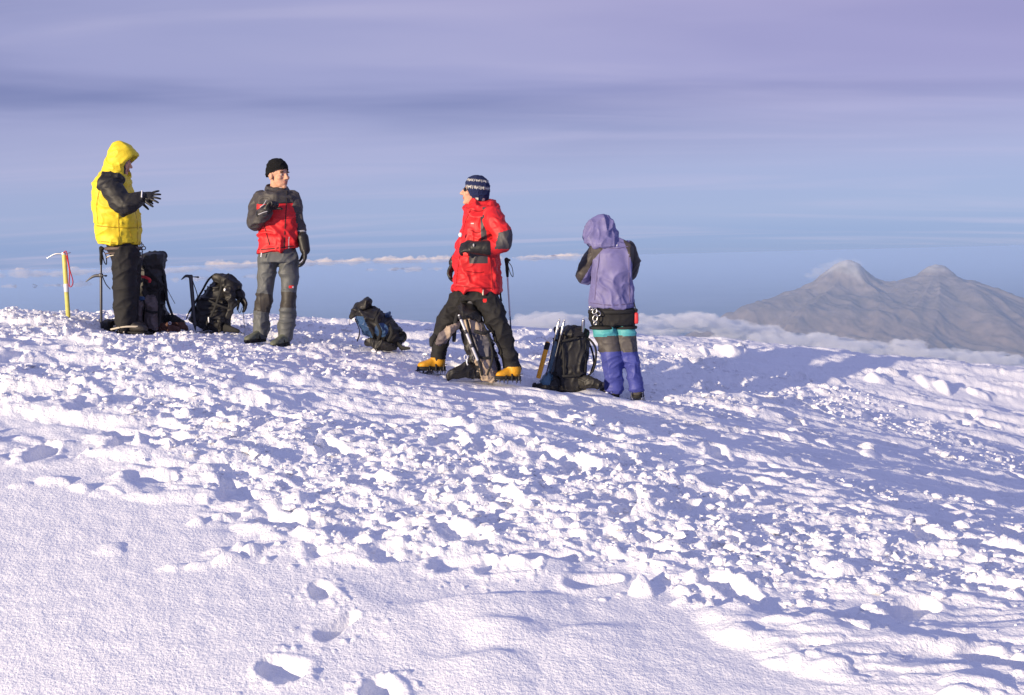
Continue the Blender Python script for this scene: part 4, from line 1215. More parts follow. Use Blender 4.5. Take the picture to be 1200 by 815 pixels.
mb.build('trousers', [M['trouser'], M['redlogo']], per, voxel=.008, smooth=4, folds=(.007, 5.5, 8), mat_fn=lambda fc, fn: ((np.hypot(proj(fc)[0] - 568, proj(fc)[1] - 352.3) < 2.4) & (fn[:, 1] < 0)).astype(int))
seam(jk, [[(551, 247), (545, 262), (541, 280)], [(539, 300), (536, 320), (534.5, 338)], [(574, 300), (576, 320), (577, 340)], [(531, 334.5), (558, 337.5), (585, 338)], [(546, 318), (560, 320), (567, 319)], [(546, 244), (560, 248), (570, 246)], [(552, 270), (558, 273), (563, 272)]], M['rseam'])
MB().tube([A(566, 340.5, -.21), A(566, 345.5, -.21)], .007).build('zip_pull', M['rope'], jk)
MB().tube([A(586, 338, -.06), A(586.5, 347, -.06), A(587.5, 353, -.06)], .008, 8, .4, V3(1, 0, 0)).build('hem_strap', M['web'], jk)
for heel, toe, top in ((A(521, 434, .06), A(489.5, 434, -.02), A(513.5, 417, .04)), (A(609, 445.5, -.07), A(579.5, 445, -.14), A(600, 428, -.07))):
    mb = MB(); boot_mesh(mb, heel + V3(0, 0, .014), toe + V3(0, 0, .014), top, 1.12, 1.05, .062)
    bt = mb.build('boot', [M['yboot'], M['trouser']], per, voxel=.006, smooth=3, mat_fn=lambda fc, fn, z=top[2]: (fc[:, 2] > z - .012).astype(int))
    sole_mesh(heel, toe, 1.12, .034).build('sole', M['sole'], bt)
    crampon_mesh(heel, toe, 1.15).build('crampon', M['dsteel'], bt)
    mb = MB(); mb.tube(strap_over(heel, toe, .38, .1, .052), .008, 8, .5); mb.tube(strap_over(heel, toe, .62, .066, .054), .007, 8, .5)
    mb.build('crampon_strap', M['web'], bt)
MB().ball(A(539.5, 275.5, -.215), (.016, .012, .02)).build('toggle', M['white'], jk)

# ================================================================== person in lavender, seen from behind
Y = 10.0
A = lambda px, py, dy=0.0: np.array(at(px, py, Y + dy))
per = thing('person', at(726, 466, Y), 'person seen from behind with head bowed, lavender hooded jacket and blue gaiters', 'person', 'climbers standing on the summit snow')
hc = A(707, 276, .10)
tors = hsec(Y, [(293, 703, 736, .10, .02), (320, 703, 736, .12, 0), (350, 700, 736, .12, 0), (380, 698, 742, .12, 0)])
L, Fm = body_of(per, Y, hc, (-.25, .85, -.5), (-.1, .5, .9), A(714, 292, .03), tors, [[(707, 378, 0, 10), (713, 410, -.01, 8), (719, 455, 0, 6)], [(732, 378, 0, 10), (736, 410, -.01, 8), (745, 455, -.01, 6)],
     [(701, 298, .02, 5), (688, 320, .06, 4), (700, 322, .26, 4)], [(737, 298, .02, 5), (740, 316, .06, 4), (728, 320, .26, 4)]])
def lpanels(fc, fn):
    px, py = proj(fc)
    left = (px < 690 + 27 * np.clip((313 - py) / 31, 0, 1.2) - 2) & (px < 714 - (py - 282) * .55) & (py > 281)
    right = (px > 731 + np.clip((py - 283) * .38, 0, 14)) & (py > 278)
    idx = np.where(left | right, 1, 0)
    idx[(np.abs(px - 722) < 1.2) & (np.abs(py - 287.5) < 1.0) & (fn[:, 1] < 0)] = 2
    return idx
mb = MB().rings(hsec(Y, [(279, 700, 727, .08, .03), (284, 694, 735, .11, .02), (289, 689.5, 741, .135, .01), (297, 690.5, 744, .16, 0), (312, 694, 743, .165, 0), (330, 693, 742.5, .165, 0), (345, 691, 742.5, .165, 0), (354, 690, 743, .165, 0), (361.5, 691, 742, .16, 0)]), 30, 2.3)
jk = mb.build('jacket', [M['lav'], M['brown'], M['white']], per, voxel=.009, smooth=4, folds=(.010, 8, 3.5), mat_fn=lpanels)
mb = MB().rings(hsec(Y, [(252, 699, 708, .05, .08), (254.5, 694, 714, .09, .08), (259, 690, 718.5, .115, .08), (265, 687, 721.5, .125, .07), (272, 685, 723, .13, .06), (279, 684.5, 725, .145, .03), (285, 686.5, 728, .155, .01), (290, 692, 729, .15, .0)]), 24)
seam(jk, [[(703, 297), (700, 320), (697, 352)], [(737, 300), (737, 325), (738, 354)], [(692, 355), (716, 358), (741, 356)], [(706, 290), (722, 291.5), (736, 289)]], M['lseam'])
def carve2(co):
    c = np.array(L(0, 0, 0)); f_ = Fm[1]; q = co - c; d = q @ f_; lat = q - np.outer(d, f_)
    ins = (d > .0) & (np.linalg.norm(lat, axis=1) < .075)
    co = co.copy(); co[ins] -= np.outer(np.maximum(0, d[ins] - .03), f_); return co
mb.build('hood', M['lav'], jk, voxel=.007, smooth=3, folds=(.008, 9, 5), edit=carve2)
mb = MB(); limb(mb, Y, [(700, 291, .0, 9.5), (694.5, 302, .01, 10.8), (684, 322, .05, 9), (690, 325, .16, 8.5), (700, 322, .25, 7.5)])
mb.build('sleeve', [M['lav'], M['brown']], jk, voxel=.009, smooth=3, folds=(.006, 7, 8),
         mat_fn=lambda fc, fn: (((proj(fc)[0] < 700 - (proj(fc)[1] - 300) * .62) | (proj(fc)[1] < 300)) ).astype(int))
mb = MB(); limb(mb, Y, [(736, 290, .0, 9), (740.5, 302, .01, 9), (741.5, 317, .05, 8), (736, 322, .16, 8), (727, 321, .25, 7.5)])
mb.build('sleeve', [M['lav'], M['brown']], jk, voxel=.009, smooth=3, folds=(.006, 7, 8), mat_fn=lambda fc, fn: (proj(fc)[0] > 737.5 - (proj(fc)[1] > 316) * 0).astype(int))
for wx, wd, sg in ((701, (.8, .5, .15), 1), (726, (-.8, .5, .15), -1)):
    mb = MB(); hand(mb, A(wx, 321, .27), wd, (0, -.3, .95), sg, curl=.5, spread=.03, k=1.05, fr=.012); mb.build('glove', M['glove'], per, voxel=.006, smooth=2)
def legmat(fc, fn):
    px, py = proj(fc)
    t = py + np.where(px < 730, 0, -1.5) + (px - 718) * .06
    return np.select([t < 383.5, t < 394, t < 412.5], [0, 1, 2], 3)
mb = MB().rings(hsec(Y, [(352, 698, 738, .12, 0), (360, 693, 743, .145, 0), (364, 691, 745, .15, 0), (374, 690.5, 746, .15, 0), (381, 692, 745, .145, 0)]), 26, 2.3)
limb(mb, Y, [(706, 376, 0, 14.5), (710, 390, 0, 14), (713.5, 404, -.01, 13), (717, 420, -.02, 12.2), (719, 438, -.01, 11.8), (719.5, 455, 0, 11.5)])
limb(mb, Y, [(732, 376, 0, 13), (733.5, 390, 0, 11.8), (735.5, 404, -.01, 11.3), (738.5, 420, -.02, 9.8), (743, 438, -.01, 9.6), (746, 455, -.01, 9.4)])
mb.build('trousers', [M['trouser'], M['teal'], M['greyband'], M['blue']], per, voxel=.008, smooth=3, folds=(.006, 6, 10), mat_fn=legmat)
mb = MB()
sec = hsec(Y, [(365, 690, 746, .158, 0)])[0]
mb.tube([sec[0] + sec[1] * 1.01 * math.cos(a) + sec[2] * 1.01 * math.sin(a) for a in np.linspace(0, 2 * math.pi, 33)], .018, 8, .35, V3(0, 0, 1), False)
for x_, r_ in ((707, 15.5), (733, 13)):
    sec = hsec(Y, [(384, x_ - r_, x_ + r_, r_ * Y / FPX, 0)])[0]
    mb.tube([sec[0] + sec[1] * 1.02 * math.cos(a) + sec[2] * 1.02 * math.sin(a) for a in np.linspace(0, 2 * math.pi, 25)], .012, 8, .4, V3(0, 0, 1), False)
hb = mb.build('harness', M['web'], per)
for (x_, y_, a_, r_, sq) in ((692.5, 361.5, .3, .013, 1.2), (697, 365, -.5, .017, 1.4), (701, 367.5, .6, .018, 1.3), (697.5, 373, -.3, .02, 1.35), (697.5, 379, .2, .013, 1.1)):
    u = V3(math.cos(a_), -.25, math.sin(a_)); w_ = V3(-math.sin(a_), 0, math.cos(a_))
    MB().torus(A(x_, y_, -.175), r_, .0048, u, w_, squash=sq).build('carabiner', M['steel'], hb)
MB().box(A(745.5, 373, -.06), (.02, .035, .052), None, .5).build('gear_case', M['redplastic'], hb)
mb = MB(); mb.tube([A(743, 355, -.06), A(744.5, 361, -.09), A(745, 367, -.07)], .005, 8); mb.torus(A(745.3, 364, -.08), .014, .004, V3(1, .2, 0), V3(0, 0, 1)); mb.build('sling', M['web'], hb)
for heel, toe, top in ((A(722, 466, -.07), A(706, 462.5, .17), A(719.5, 450, .0)), (A(746.5, 467.5, -.07), A(748, 464, .21), A(746, 450, -.01))):
    mb = MB(); boot_mesh(mb, heel + V3(0, 0, .014), toe + V3(0, 0, .014), top - V3(0, 0, .03), 1.1, 1.1, .05)
    bt = mb.build('boot', M['boot'], per, voxel=.006, smooth=3)
    sole_mesh(heel, toe, 1.1, .03).build('sole', M['sole'], bt)
    crampon_mesh(heel, toe, 1.18).build('crampon', M['steel'], bt)
    mb = MB(); mb.tube(strap_over(heel, toe, .35, .1, .055), .007, 8, .5); mb.build('crampon_strap', M['greyweb'], bt)

# ================================================================== gear
def ribbon(mb, pts, w=.016, t=.3, side=(0, 1, 0), sub=5):
    return mb.tube(pts, w, 10, t, np.array(side, float), True, sub)
def trek_pole(A, top, bot, label, shaft, dY=0, sec2=None, contact=True):
    t = A(*top); b = A(*bot); ax = unit(b - t); Ln = np.linalg.norm(b - t)
    o = thing('trekking_pole', tuple(b), label, 'trekking pole')
    at_ = lambda s: t + ax * s
    MB().tube([at_(.12), at_(.5)], [.0085, .0085], 12).build('upper_shaft', sec2 or shaft, o)
    MB().tube([at_(.48), at_(Ln - .03)], [.0065, .0055], 12).build('lower_shaft', shaft, o)
    MB().tube([at_(Ln - .05), at_(Ln)], [.0055, .003], 10).build('tip', M['steel'], o)
    mb = MB(); mb.tube([at_(0), at_(.02), at_(.06), at_(.10), at_(.15)], [.02, .018, .0145, .016, .012], 14)
    sd = V3(1, 0, 0)
    mb.ball(at_(.005) + sd * .012, (.026, .02, .014)); gp = mb.build('grip', M['sole'], o, voxel=.004, smooth=2)
    mb = MB(); ribbon(mb, [at_(.015) + sd * .012, at_(.07) + sd * .045, at_(.15) + sd * .05, at_(.13) + sd * .03, at_(.05) + sd * .01], .011, .3, (0, 1, 0)); mb.build('wrist_strap', M['web'], gp)
    MB().tube([at_(.47), at_(.50)], .011, 12).build('locking_collar', M['alu'], o)
    return o
def ice_axe(name, A, head, spike, pick, adze, label, shaft_m, head_m, rs=.013, leash=None, leash_m=None, sleeve=None, hk=1.0):
    h = A(*head); s = A(*spike); ax = unit(s - h); Ln = np.linalg.norm(s - h)
    o = thing(name, tuple(s), label, 'ice axe')
    sd = np.cross(ax, V3(0, 1, 0)); 
    mb = MB(); mb.tube([h + ax * .01, s - ax * .06], rs, 14, .68, V3(1, 0, 0)); sh = mb.build('shaft', shaft_m, o)
    MB().tube([s - ax * .08, s - ax * .03, s], [rs * .9, rs * .6, .003], 12, .7, V3(1, 0, 0)).build('spike', head_m, o)
    p = A(*pick); a = A(*adze); mid = h + (p - h) * .5 + V3(0, 0, .02)
    mb = MB(); mb.tube([h, mid, p], [.017 * hk, .013 * hk, .004], 12, .35, V3(0, 0, 1), True, 5); mb.box(h, (.02, .012, .02), None, .6); mb.build('pick', head_m, o)
    mb = MB(); mb.tube([h, h + (a - h) * .6, a], [.012 * hk, .018 * hk, .03 * hk], 12, .3, V3(0, 1, 0), True, 4); mb.build('adze', head_m, o)
    if leash:
        mb = MB(); ribbon(mb, [A(*q) for q in leash], .0085, .45, (0, 1, 0)); mb.build('leash', leash_m or M['web'], o)
    if sleeve:
        t0, t1, m_ = sleeve
        MB().tube([h + ax * Ln * t0, h + ax * Ln * t1], rs * 1.12, 14, .7, V3(1, 0, 0)).build('grip_band', m_, sh)
    return o
Y = 10.35
A = lambda px, py, dy=0.0: np.array(at(px, py, Y + dy))
ice_axe('ice_axe', A, (75, 298), (80.8, 385), (55, 303), (82, 296.5), 'yellow shafted ice axe with a red leash planted upright in the snow', M['axeyel'], M['steel'], .021,
        [(74, 297, -.03), (78, 295.5, -.03), (81.5, 315, -.03), (85.5, 330, -.03), (83.5, 336, -.03), (81, 334, -.03), (81.5, 318, -.03), (78, 300, -.02)], M['redcord'], (.41, .5, M['alu']), .62)
trek_pole(A, (118.5, 291), (118.5, 386), 'black trekking pole planted beside the person in the yellow jacket', M['dsteel'])
Y = 10.25
ice_axe('ice_axe', A, (118.3, 323), (118.6, 386), (100.5, 330.5), (124, 323.5), 'dark ice axe planted against the black trekking pole', M['dsteel'], M['dsteel'], .013,
        [(120, 324, -.02), (124, 333, -.02), (129, 339, -.02)], M['web'])

def pack_thing(loc, label):
    return thing('backpack', loc, label, 'backpack', 'backpacks set down on the snow')
# ---- pack behind the person in yellow: black with grey pockets
Y = 10.65
pk = pack_thing(at(178, 388, Y), 'tall black backpack with two grey lower pockets behind the person in yellow')
mb = MB().rings(hsec(Y, [(387, 158, 194, .12, 0), (382, 157, 197, .15, 0), (365, 157, 194, .16, 0), (345, 158, 192, .155, 0), (325, 160, 191.5, .145, 0), (314, 162, 191, .13, 0), (309, 164, 190, .11, 0)]), 24, 3)
mb.build('main_sack', M['packblack'], pk, voxel=.009, smooth=3, folds=(.010, 7, 9))
mb = MB().rings(hsec(Y, [(316, 163, 192, .13, 0), (311, 161.5, 192.5, .15, 0), (304, 162, 193, .145, 0), (299, 165, 192.8, .12, 0), (296.5, 174, 191.5, .08, 0), (295.5, 181, 190, .04, 0)]), 22, 2.4)
lid = mb.build('lid', M['packblack'], pk, voxel=.008, smooth=3, folds=(.009, 9, 9))
mb = MB(); mb.tube([A(165, 324, -.165), A(171, 325.5, -.175), A(175.5, 328, -.17), A(175, 331, -.165)], .013, 10, .4, V3(0, 0, 1), True, 4); mb.build('red_strap', M['redplastic'], lid)
for xl, xr, t_, b_, m_, dy in ((169, 184.5, 347, 386, 'packgrey', -.155), (157, 169, 352, 388, 'packgrey', -.16)):
    mb = MB().rings(hsec(Y, [(b_, xl + 2, xr - 1, .04, dy), (b_ - 4, xl, xr, .055, dy), ((t_ + b_) / 2, xl, xr, .055, dy), (t_ + 4, xl + .5, xr - .5, .05, dy), (t_, xl + 1.5, xr - 1.5, .03, dy)]), 18, 3)
    mb.build('pocket', M[m_], pk, voxel=.007, smooth=3, folds=(.008, 9, 9))
mb = MB()
ribbon(mb, [A(171, 364, -.225), A(178, 366.5, -.225), A(185, 366, -.2)], .012, .3, (0, 0, 1))
ribbon(mb, [A(173, 340, -.16), A(184, 341, -.17), A(191, 338, -.1)], .012, .3, (0, 0, 1))
ribbon(mb, [A(191.5, 327, -.05), A(197, 341, -.08), A(205, 356, -.1)], .005, .5, (0, 1, 0))
ribbon(mb, [A(186, 332, -.14), A(187, 350, -.16), A(186, 372, -.17)], .010, .3, (1, 0, 0))
mb.build('compression_strap', M['web'], pk)
MB().box(A(164, 350, -.21), (.045, .02, .02), None, .5).build('blue_pouch', M['packblue'], pk)
mb = MB(); ribbon(mb, [A(190, 312, -.02), A(194, 332, .0), A(196, 352, .0), A(203, 372, -.03), A(207, 384, -.04)], .03, .35, (0, 1, 0)); mb.build('shoulder_strap', M['web'], pk, voxel=.006, smooth=2)
mb = MB(); mb.tube([A(190, 376, -.02), A(201, 375, -.06), A(212, 381, -.07), A(219.5, 386, -.05)], [.05, .06, .045, .02], 14, .5, V3(0, 0, 1), True, 4)
mb.tube([A(184, 383, -.1), A(196, 384, -.14), A(210, 386.5, -.13)], [.045, .045, .03], 14, .5, V3(0, 0, 1), True, 4)
mb.build('hip_belt', [M['web'], M['rust']], pk, voxel=.007, smooth=2, folds=(.006, 9, 9), mat_fn=lambda fc, fn: ((proj(fc)[1] > 378) & (proj(fc)[0] > 186)).astype(int))
mb = MB(); mb.torus(A(199, 379, -.16), .012, .004, V3(1, 0, 0), V3(0, 0, 1)); mb.build('buckle', M['alu'], pk)
mb = MB().rings(hsec(Y - .3, [(387, 118, 134, .07, 0), (383, 117, 135, .09, 0), (379, 120, 135, .08, 0), (376, 125, 135, .05, 0)]), 18, 2.3)
bag = mb.build('stuff_bag', M['packblack'], None, voxel=.008, smooth=3, folds=(.009, 9, 9))
tag(bag, 'small black bag slumped on the snow at the heels of the person in yellow', 'bag')

# ---- black pack with the dark ice axe beside it
Y = 10.75
pk = pack_thing(at(250, 388, Y), 'black backpack tilted on the snow with its shoulder straps showing and gloves hung on top')
def lean(Y, rows):
    """sections along a leaning axis: (cx, cy, half width px across, half depth m, axis angle deg)"""
    out = []
    for cx, cy, hw, ry, ang, dy in rows:
        c = np.array(at(cx, cy, Y + dy)); k_ = Y / FPX
        out.append((c, V3(math.cos(R(ang)), 0, math.sin(R(ang))) * hw * k_, V3(0, ry, 0)))
    return out
mb = MB().rings(lean(Y, [(245, 386, 19, .12, -12, 0), (247, 379, 22, .16, -14, 0), (252, 362, 20, .17, -18, 0), (258, 346, 17, .16, -22, 0), (264, 334, 12, .13, -25, 0), (266, 329, 7, .08, -26, 0)]), 24, 2.8)
mb.build('main_sack', M['packblack'], pk, voxel=.009, smooth=3, folds=(.012, 7, 9))
mb = MB(); mb.tube([A(258, 327, -.1), A(268, 330, -.13), A(276, 337, -.12)], [.07, .09, .07], 16, .8, V3(0, 1, 0), True, 4)
mb.tube([A(265, 329, -.17), A(270, 341, -.2), A(271, 356, -.2), A(268, 372, -.19)], [.045, .06, .05, .03], 14, .6, V3(1, 0, 0), True, 4)
mb.build('lid', M['packblack'], pk, voxel=.008, smooth=3, folds=(.010, 9, 9))
for dy in (-.12, .1):
    mb = MB(); ribbon(mb, [A(264, 327, dy), A(254, 321.5, dy), A(244.5, 328, dy), A(237, 341, dy), A(229, 354, dy), A(222, 366, dy)], .024, .4, (0, 1, 0))
    mb.tube([A(226, 358, dy), A(221, 367, dy), A(218.5, 374, dy)], .011, 10, .6, (0, 1, 0))
    mb.build('shoulder_strap', M['web'], pk, voxel=.006, smooth=2)
mb = MB(); ribbon(mb, [A(262, 326, -.19), A(257, 345, -.2), A(250, 365, -.2), A(240, 383, -.18)], .012, .35, (1, 0, 0)); ribbon(mb, [A(244, 352, -.18), A(256, 358, -.21), A(268, 362, -.2)], .010, .35, (0, 0, 1))
ribbon(mb, [A(285, 366, -.1), A(285.5, 374, -.11), A(287, 385, -.12)], .004, .6, (0, 1, 0))
ribbon(mb, [A(282, 352, -.14), A(279, 362, -.15), A(281, 367, -.15), A(284, 360, -.15)], .006, .5, (0, 1, 0))
mb.build('compression_strap', M['web'], pk)
mb = MB(); hand(mb, A(280, 345, -.1), (.55, -.1, -.85), (-.6, -.5, -.3), 1, curl=.4, spread=.04, k=1.15, fr=.013); limb(mb, Y, [(272, 337, -.08, 7), (281, 346, -.1, 6.5)]); 
gl = mb.build('glove', M['glove'], None, voxel=.006, smooth=2)
tag(gl, 'black glove draped over the top of the tilted black backpack', 'glove')
MB().box(A(263.5, 340.5, -.235), (.01, .006, .02), None, .6).build('toggle', M['alu'], pk)
MB().box(A(244.5, 375, -.21), (.006, .005, .028), None, .6).build('buckle', M['alu'], pk)
mb = MB(); mb.tube([A(262, 384, -.1), A(270, 386, -.16), A(280, 388.5, -.18)], [.04, .035, .02], 12, .5, V3(0, 0, 1), True, 4); ribbon(mb, [A(272, 386, -.17), A(280, 389, -.2), A(287, 392, -.22)], .008, .5, (0, 1, 0)); mb.build('hip_belt', M['web'], pk, voxel=.006, smooth=2)
Y = 10.6
ice_axe('ice_axe', A, (223.5, 324.5), (229, 388), (212.5, 328), (232, 325), 'dark ice axe standing against the tilted black backpack', M['dsteel'], M['dsteel'], .019,
        [(226, 330, -.03), (231, 345, -.04), (233, 360, -.04), (232, 376, -.04)], M['web'])

# ---- black and blue pack slumped on the snow
Y = 10.3
pk = pack_thing(at(448, 408, Y), 'slumped black and blue backpack lying open on the snow between the two groups')
mb = MB().rings(lean(Y, [(469, 402, 8, .08, 60, 0), (462, 397, 11, .13, 50, 0), (452, 390, 15.5, .16, 40, 0), (442, 381, 17.5, .17, 30, 0), (433, 371, 16, .16, 20, 0), (427, 364, 11, .12, 15, 0)]), 24, 2.5)
mb.build('main_sack', [M['packblack'], M['packblue']], pk, voxel=.008, smooth=3, folds=(.012, 8, 9),
         mat_fn=lambda fc, fn: (((np.hypot((proj(fc)[0] - 447) / 8, (proj(fc)[1] - 387) / 8.5) < 1) | ((np.abs(proj(fc)[0] - 426 - (proj(fc)[1] - 383) * .45) < 5) & (proj(fc)[1] > 371))) & (fn[:, 1] < .2)).astype(int))
mb = MB(); mb.tube([A(412, 371.5, -.02), A(420, 363, -.03), A(430, 356, -.02), A(435, 353.5, 0)], [.035, .075, .075, .025], 16, .75, V3(0, 1, 0), True, 4)
mb.tube([A(432, 354, 0), A(435, 364, -.02), A(434, 372, -.02)], [.02, .03, .03], 12, .7, V3(0, 1, 0)); mb.build('lid', M['packblack'], pk, voxel=.007, smooth=2, folds=(.009, 9, 9))
mb = MB(); mb.tube([A(449, 377, .0), A(454, 369, -.03), A(456.5, 366, -.02)], [.05, .045, .02], 14, .7, V3(0, 1, 0), True, 4); mb.tube([A(450, 378, .03), A(456, 372, .02), A(458.5, 371, .02)], [.05, .04, .02], 14, .7, V3(0, 1, 0), True, 4)
mb.build('flap', [M['packblack'], M['packblue']], pk, voxel=.007, smooth=2, folds=(.006, 9, 9), mat_fn=lambda fc, fn: ((proj(fc)[0] > 451) & (fn[:, 1] < 0)).astype(int))
mb = MB(); ribbon(mb, [A(416, 374, -.1), A(421, 386, -.14), A(421, 393, -.16), A(418.5, 400, -.18)], .011, .4, (0, 1, 0)); ribbon(mb, [A(410, 374, -.03), A(409.5, 379, -.04), A(410.5, 382, -.04)], .003, .6, (0, 1, 0)); mb.build('dangling_strap', M['web'], pk)
for q in ([A(445, 366, -.12), A(441, 376, -.19), A(446, 389, -.20), A(443, 399, -.17)], [A(456, 380, -.13), A(459, 390, -.16), A(455, 400, -.16)]):
    mb = MB(); ribbon(mb, q, .014, .35, (1, 0, 0)); mb.build('compression_strap', M['web'], pk)
mb = MB(); mb.tube([A(430, 401, -.08), A(438, 402, -.14), A(452, 406, -.15), A(464, 408, -.12)], [.03, .05, .05, .03], 14, .6, V3(0, 0, 1), True, 4); mb.build('hip_belt', M['packblack'], pk, voxel=.007, smooth=2, folds=(.006, 9, 9))
mb = MB(); mb.torus(A(471, 395, -.05), .035, .012, V3(1, .2, 0), V3(0, 0, 1), squash=1.25); mb.tube([A(467, 404, -.1), A(472, 408, -.14), A(480, 408.5, -.16)], [.02, .022, .012], 12, .6, V3(0, 0, 1), True, 4); ribbon(mb, [A(467, 402, -.1), A(468, 408, -.13), A(471, 411, -.15)], .01, .5, (0, 1, 0))
mb.build('shoulder_strap', M['web'], pk)

# ---- beige and grey pack between the legs of the person in the long red jacket
Y = 9.55
pk = pack_thing(at(560, 444, Y), 'beige and grey backpack standing between the legs of the person in red')
mb = MB().rings(lean(Y, [(570, 445, 13, .10, -8, 0), (569, 440, 17, .14, -10, 0), (567, 425, 18.5, .155, -14, 0), (562, 406, 18.5, .16, -17, 0), (556, 388, 17, .15, -18, 0), (551, 374, 14.5, .13, -18, 0), (549, 368, 10, .1, -18, 0)]), 24, 2.8)
def dmat(fc, fn):
    px, py = proj(fc)
    ax_ = px - (549 + (py - 366) * .27)
    idx = np.zeros(len(fc), int)
    idx[(py < 391 + ax_ * .25) & (py > 372) & (ax_ > -8) & (ax_ < 16)] = 1
    idx[(py > 421) & (ax_ > -9) & (ax_ < 9)] = 1
    idx[(ax_ < -10) | (ax_ > 15.5)] = 2
    idx[fn[:, 1] > .5] = 2
    return idx
mb.build('main_sack', [M['packmid'], M['beige'], M['packblack']], pk, voxel=.008, smooth=3, folds=(.011, 8, 9), mat_fn=dmat)
mb = MB().rings(lean(Y, [(552, 374, 13.5, .14, -15, 0), (550, 369, 14.5, .15, -14, 0), (549, 362, 13.5, .14, -12, 0), (549, 357, 9, .1, -8, 0), (550, 354.5, 5, .05, -5, 0)]), 22, 2.4)
lid = mb.build('lid', M['packblack'], pk, voxel=.008, smooth=3, folds=(.009, 9, 9))
mb = MB(); mb.tube([A(551, 358, -.02), A(555, 350, -.05), A(556.5, 346, -.05)], [.03, .03, .014], 12, .6, V3(1, 0, 0), True, 4); mb.build('snow_collar', M['greyweb'], lid)
mb = MB()
ribbon(mb, [A(556, 388, -.17), A(566, 391, -.175), A(575, 388, -.13)], .014, .35, (0, 0, 1)); ribbon(mb, [A(560, 418, -.17), A(569, 420, -.175), A(583, 417, -.13)], .012, .35, (0, 0, 1))
ribbon(mb, [A(547, 375, -.15), A(553, 398, -.18), A(561, 420, -.18), A(565, 440, -.16)], .012, .35, (1, 0, 0)); ribbon(mb, [A(566, 380, -.15), A(574, 400, -.16), A(577, 420, -.16), A(571, 440, -.16)], .009, .35, (1, 0, 0))
mb.build('compression_strap', M['web'], pk)
mb = MB(); mb.tube([A(536, 381, -.06), A(529, 387, -.13), A(521, 395, -.15), A(514, 403, -.12)], [.05, .07, .075, .04], 14, .55, V3(.5, 0, .6), True, 4)
mb.build('side_pocket', [M['packgrey'], M['beige']], pk, voxel=.007, smooth=2, folds=(.008, 9, 9), mat_fn=lambda fc, fn: (proj(fc)[0] > 520 + (proj(fc)[1] - 385) * .3).astype(int))
mb = MB(); mb.tube([A(536, 368, -.1), A(533, 382, -.13), A(532, 400, -.14)], [.014, .02, .016], 10, .5, V3(1, 0, 0), True, 4); mb.build('shoulder_strap', M['web'], pk); mb = MB(); mb.tube([A(510, 394, -.12), A(506.5, 398, -.13), A(505, 406, -.14)], [.022, .028, .012], 12, .5, V3(1, 0, 0), True, 4); mb.build('strap_pad', M['web'], pk)
mb = MB(); mb.tube([A(562, 436, -.1), A(548, 434, -.16), A(534, 438, -.2), A(525.5, 442, -.21)], [.055, .07, .06, .03], 16, .5, V3(0, 0, 1), True, 4); mb.build('hip_belt', M['packblack'], pk, voxel=.007, smooth=2, folds=(.006, 9, 9))
mb = MB(); mb.tube([A(578, 415, .02), A(585, 428, .04), A(583, 440, .0), A(572, 446, -.06)], [.02, .028, .028, .02], 12, .5, V3(0, 1, 0), True, 4); mb.build('base_strap', M['web'], pk)
mb = MB(); ribbon(mb, [A(549, 417, -.19), A(547, 424, -.2), A(548, 428, -.2)], .006, .5, (1, 0, 0)); mb.torus(A(546, 419, -.2), .014, .004, V3(1, 0, 0), V3(0, 0, 1), squash=1.5); mb.build('buckle', M['alu'], pk)
Y = 9.33
o = thing('trekking_pole', at(560.5, 430, Y), 'short silver pole strapped diagonally across the beige and grey backpack', 'trekking pole')
a_, b_ = A(538, 370), A(559.5, 422)
MB().tube([a_, b_], .0105, 12).build('upper_shaft', M['alu'], o)
MB().tube([b_, A(562.5, 431)], .009, 12).build('lower_shaft', M['dsteel'], o)
for f in (.03, .35, .66):
    MB().tube([a_ + (b_ - a_) * f, a_ + (b_ - a_) * (f + .03)], .0155, 12).build('locking_collar', M['dsteel'], o)
Y = 9.9
trek_pole(A, (593.5, 304.5), (601, 423), 'dark blue trekking pole standing behind the person in the long red jacket', M['bluepole'], sec2=M['alu'])

# ---- black pack with tools beside the person in lavender
Y = 10.05
pk = pack_thing(at(668, 457, Y), 'black backpack with ice tools and poles strapped on, beside the person in lavender')
mb = MB().rings(lean(Y, [(663, 456, 22, .12, -4, 0), (663, 451, 24, .155, -5, 0), (664.5, 435, 21, .165, -5, 0), (667.5, 415, 20, .16, -5, 0), (669.5, 398, 19, .15, -5, 0), (670.5, 389, 17, .13, -4, 0), (670.5, 385.5, 13, .1, -3, 0)]), 24, 2.8)
mb.build('main_sack', [M['packblack'], M['packteal']], pk, voxel=.008, smooth=3, folds=(.012, 8, 5), mat_fn=lambda fc, fn: ((proj(fc)[0] < 650.5 - (proj(fc)[1] - 420) * .12) & (fn[:, 1] < .4)).astype(int))
mb = MB().rings(lean(Y, [(671, 394, 18, .155, -4, -.01), (670, 390, 19.5, .165, -4, -.01), (669, 386, 18.5, .15, -3, 0), (668, 383.8, 14, .1, -2, 0)]), 22, 2.6)
lid = mb.build('lid', M['packblack'], pk, voxel=.008, smooth=3, folds=(.009, 9, 9))
mb = MB(); mb.torus(A(674, 384.5, -.02), .02, .0045, V3(1, 0, 0), V3(0, 0, 1)); mb.build('haul_loop', M['web'], lid)
mb = MB().rings(lean(Y, [(639, 452, 5.5, .05, 0, -.15), (639.5, 447, 6.5, .06, -5, -.15), (641, 440, 5, .05, -5, -.15), (642, 437, 3, .03, -5, -.15)]), 16, 2.4); mb.build('side_pocket', M['packteal'], pk, voxel=.006, smooth=2, folds=(.005, 9, 9))
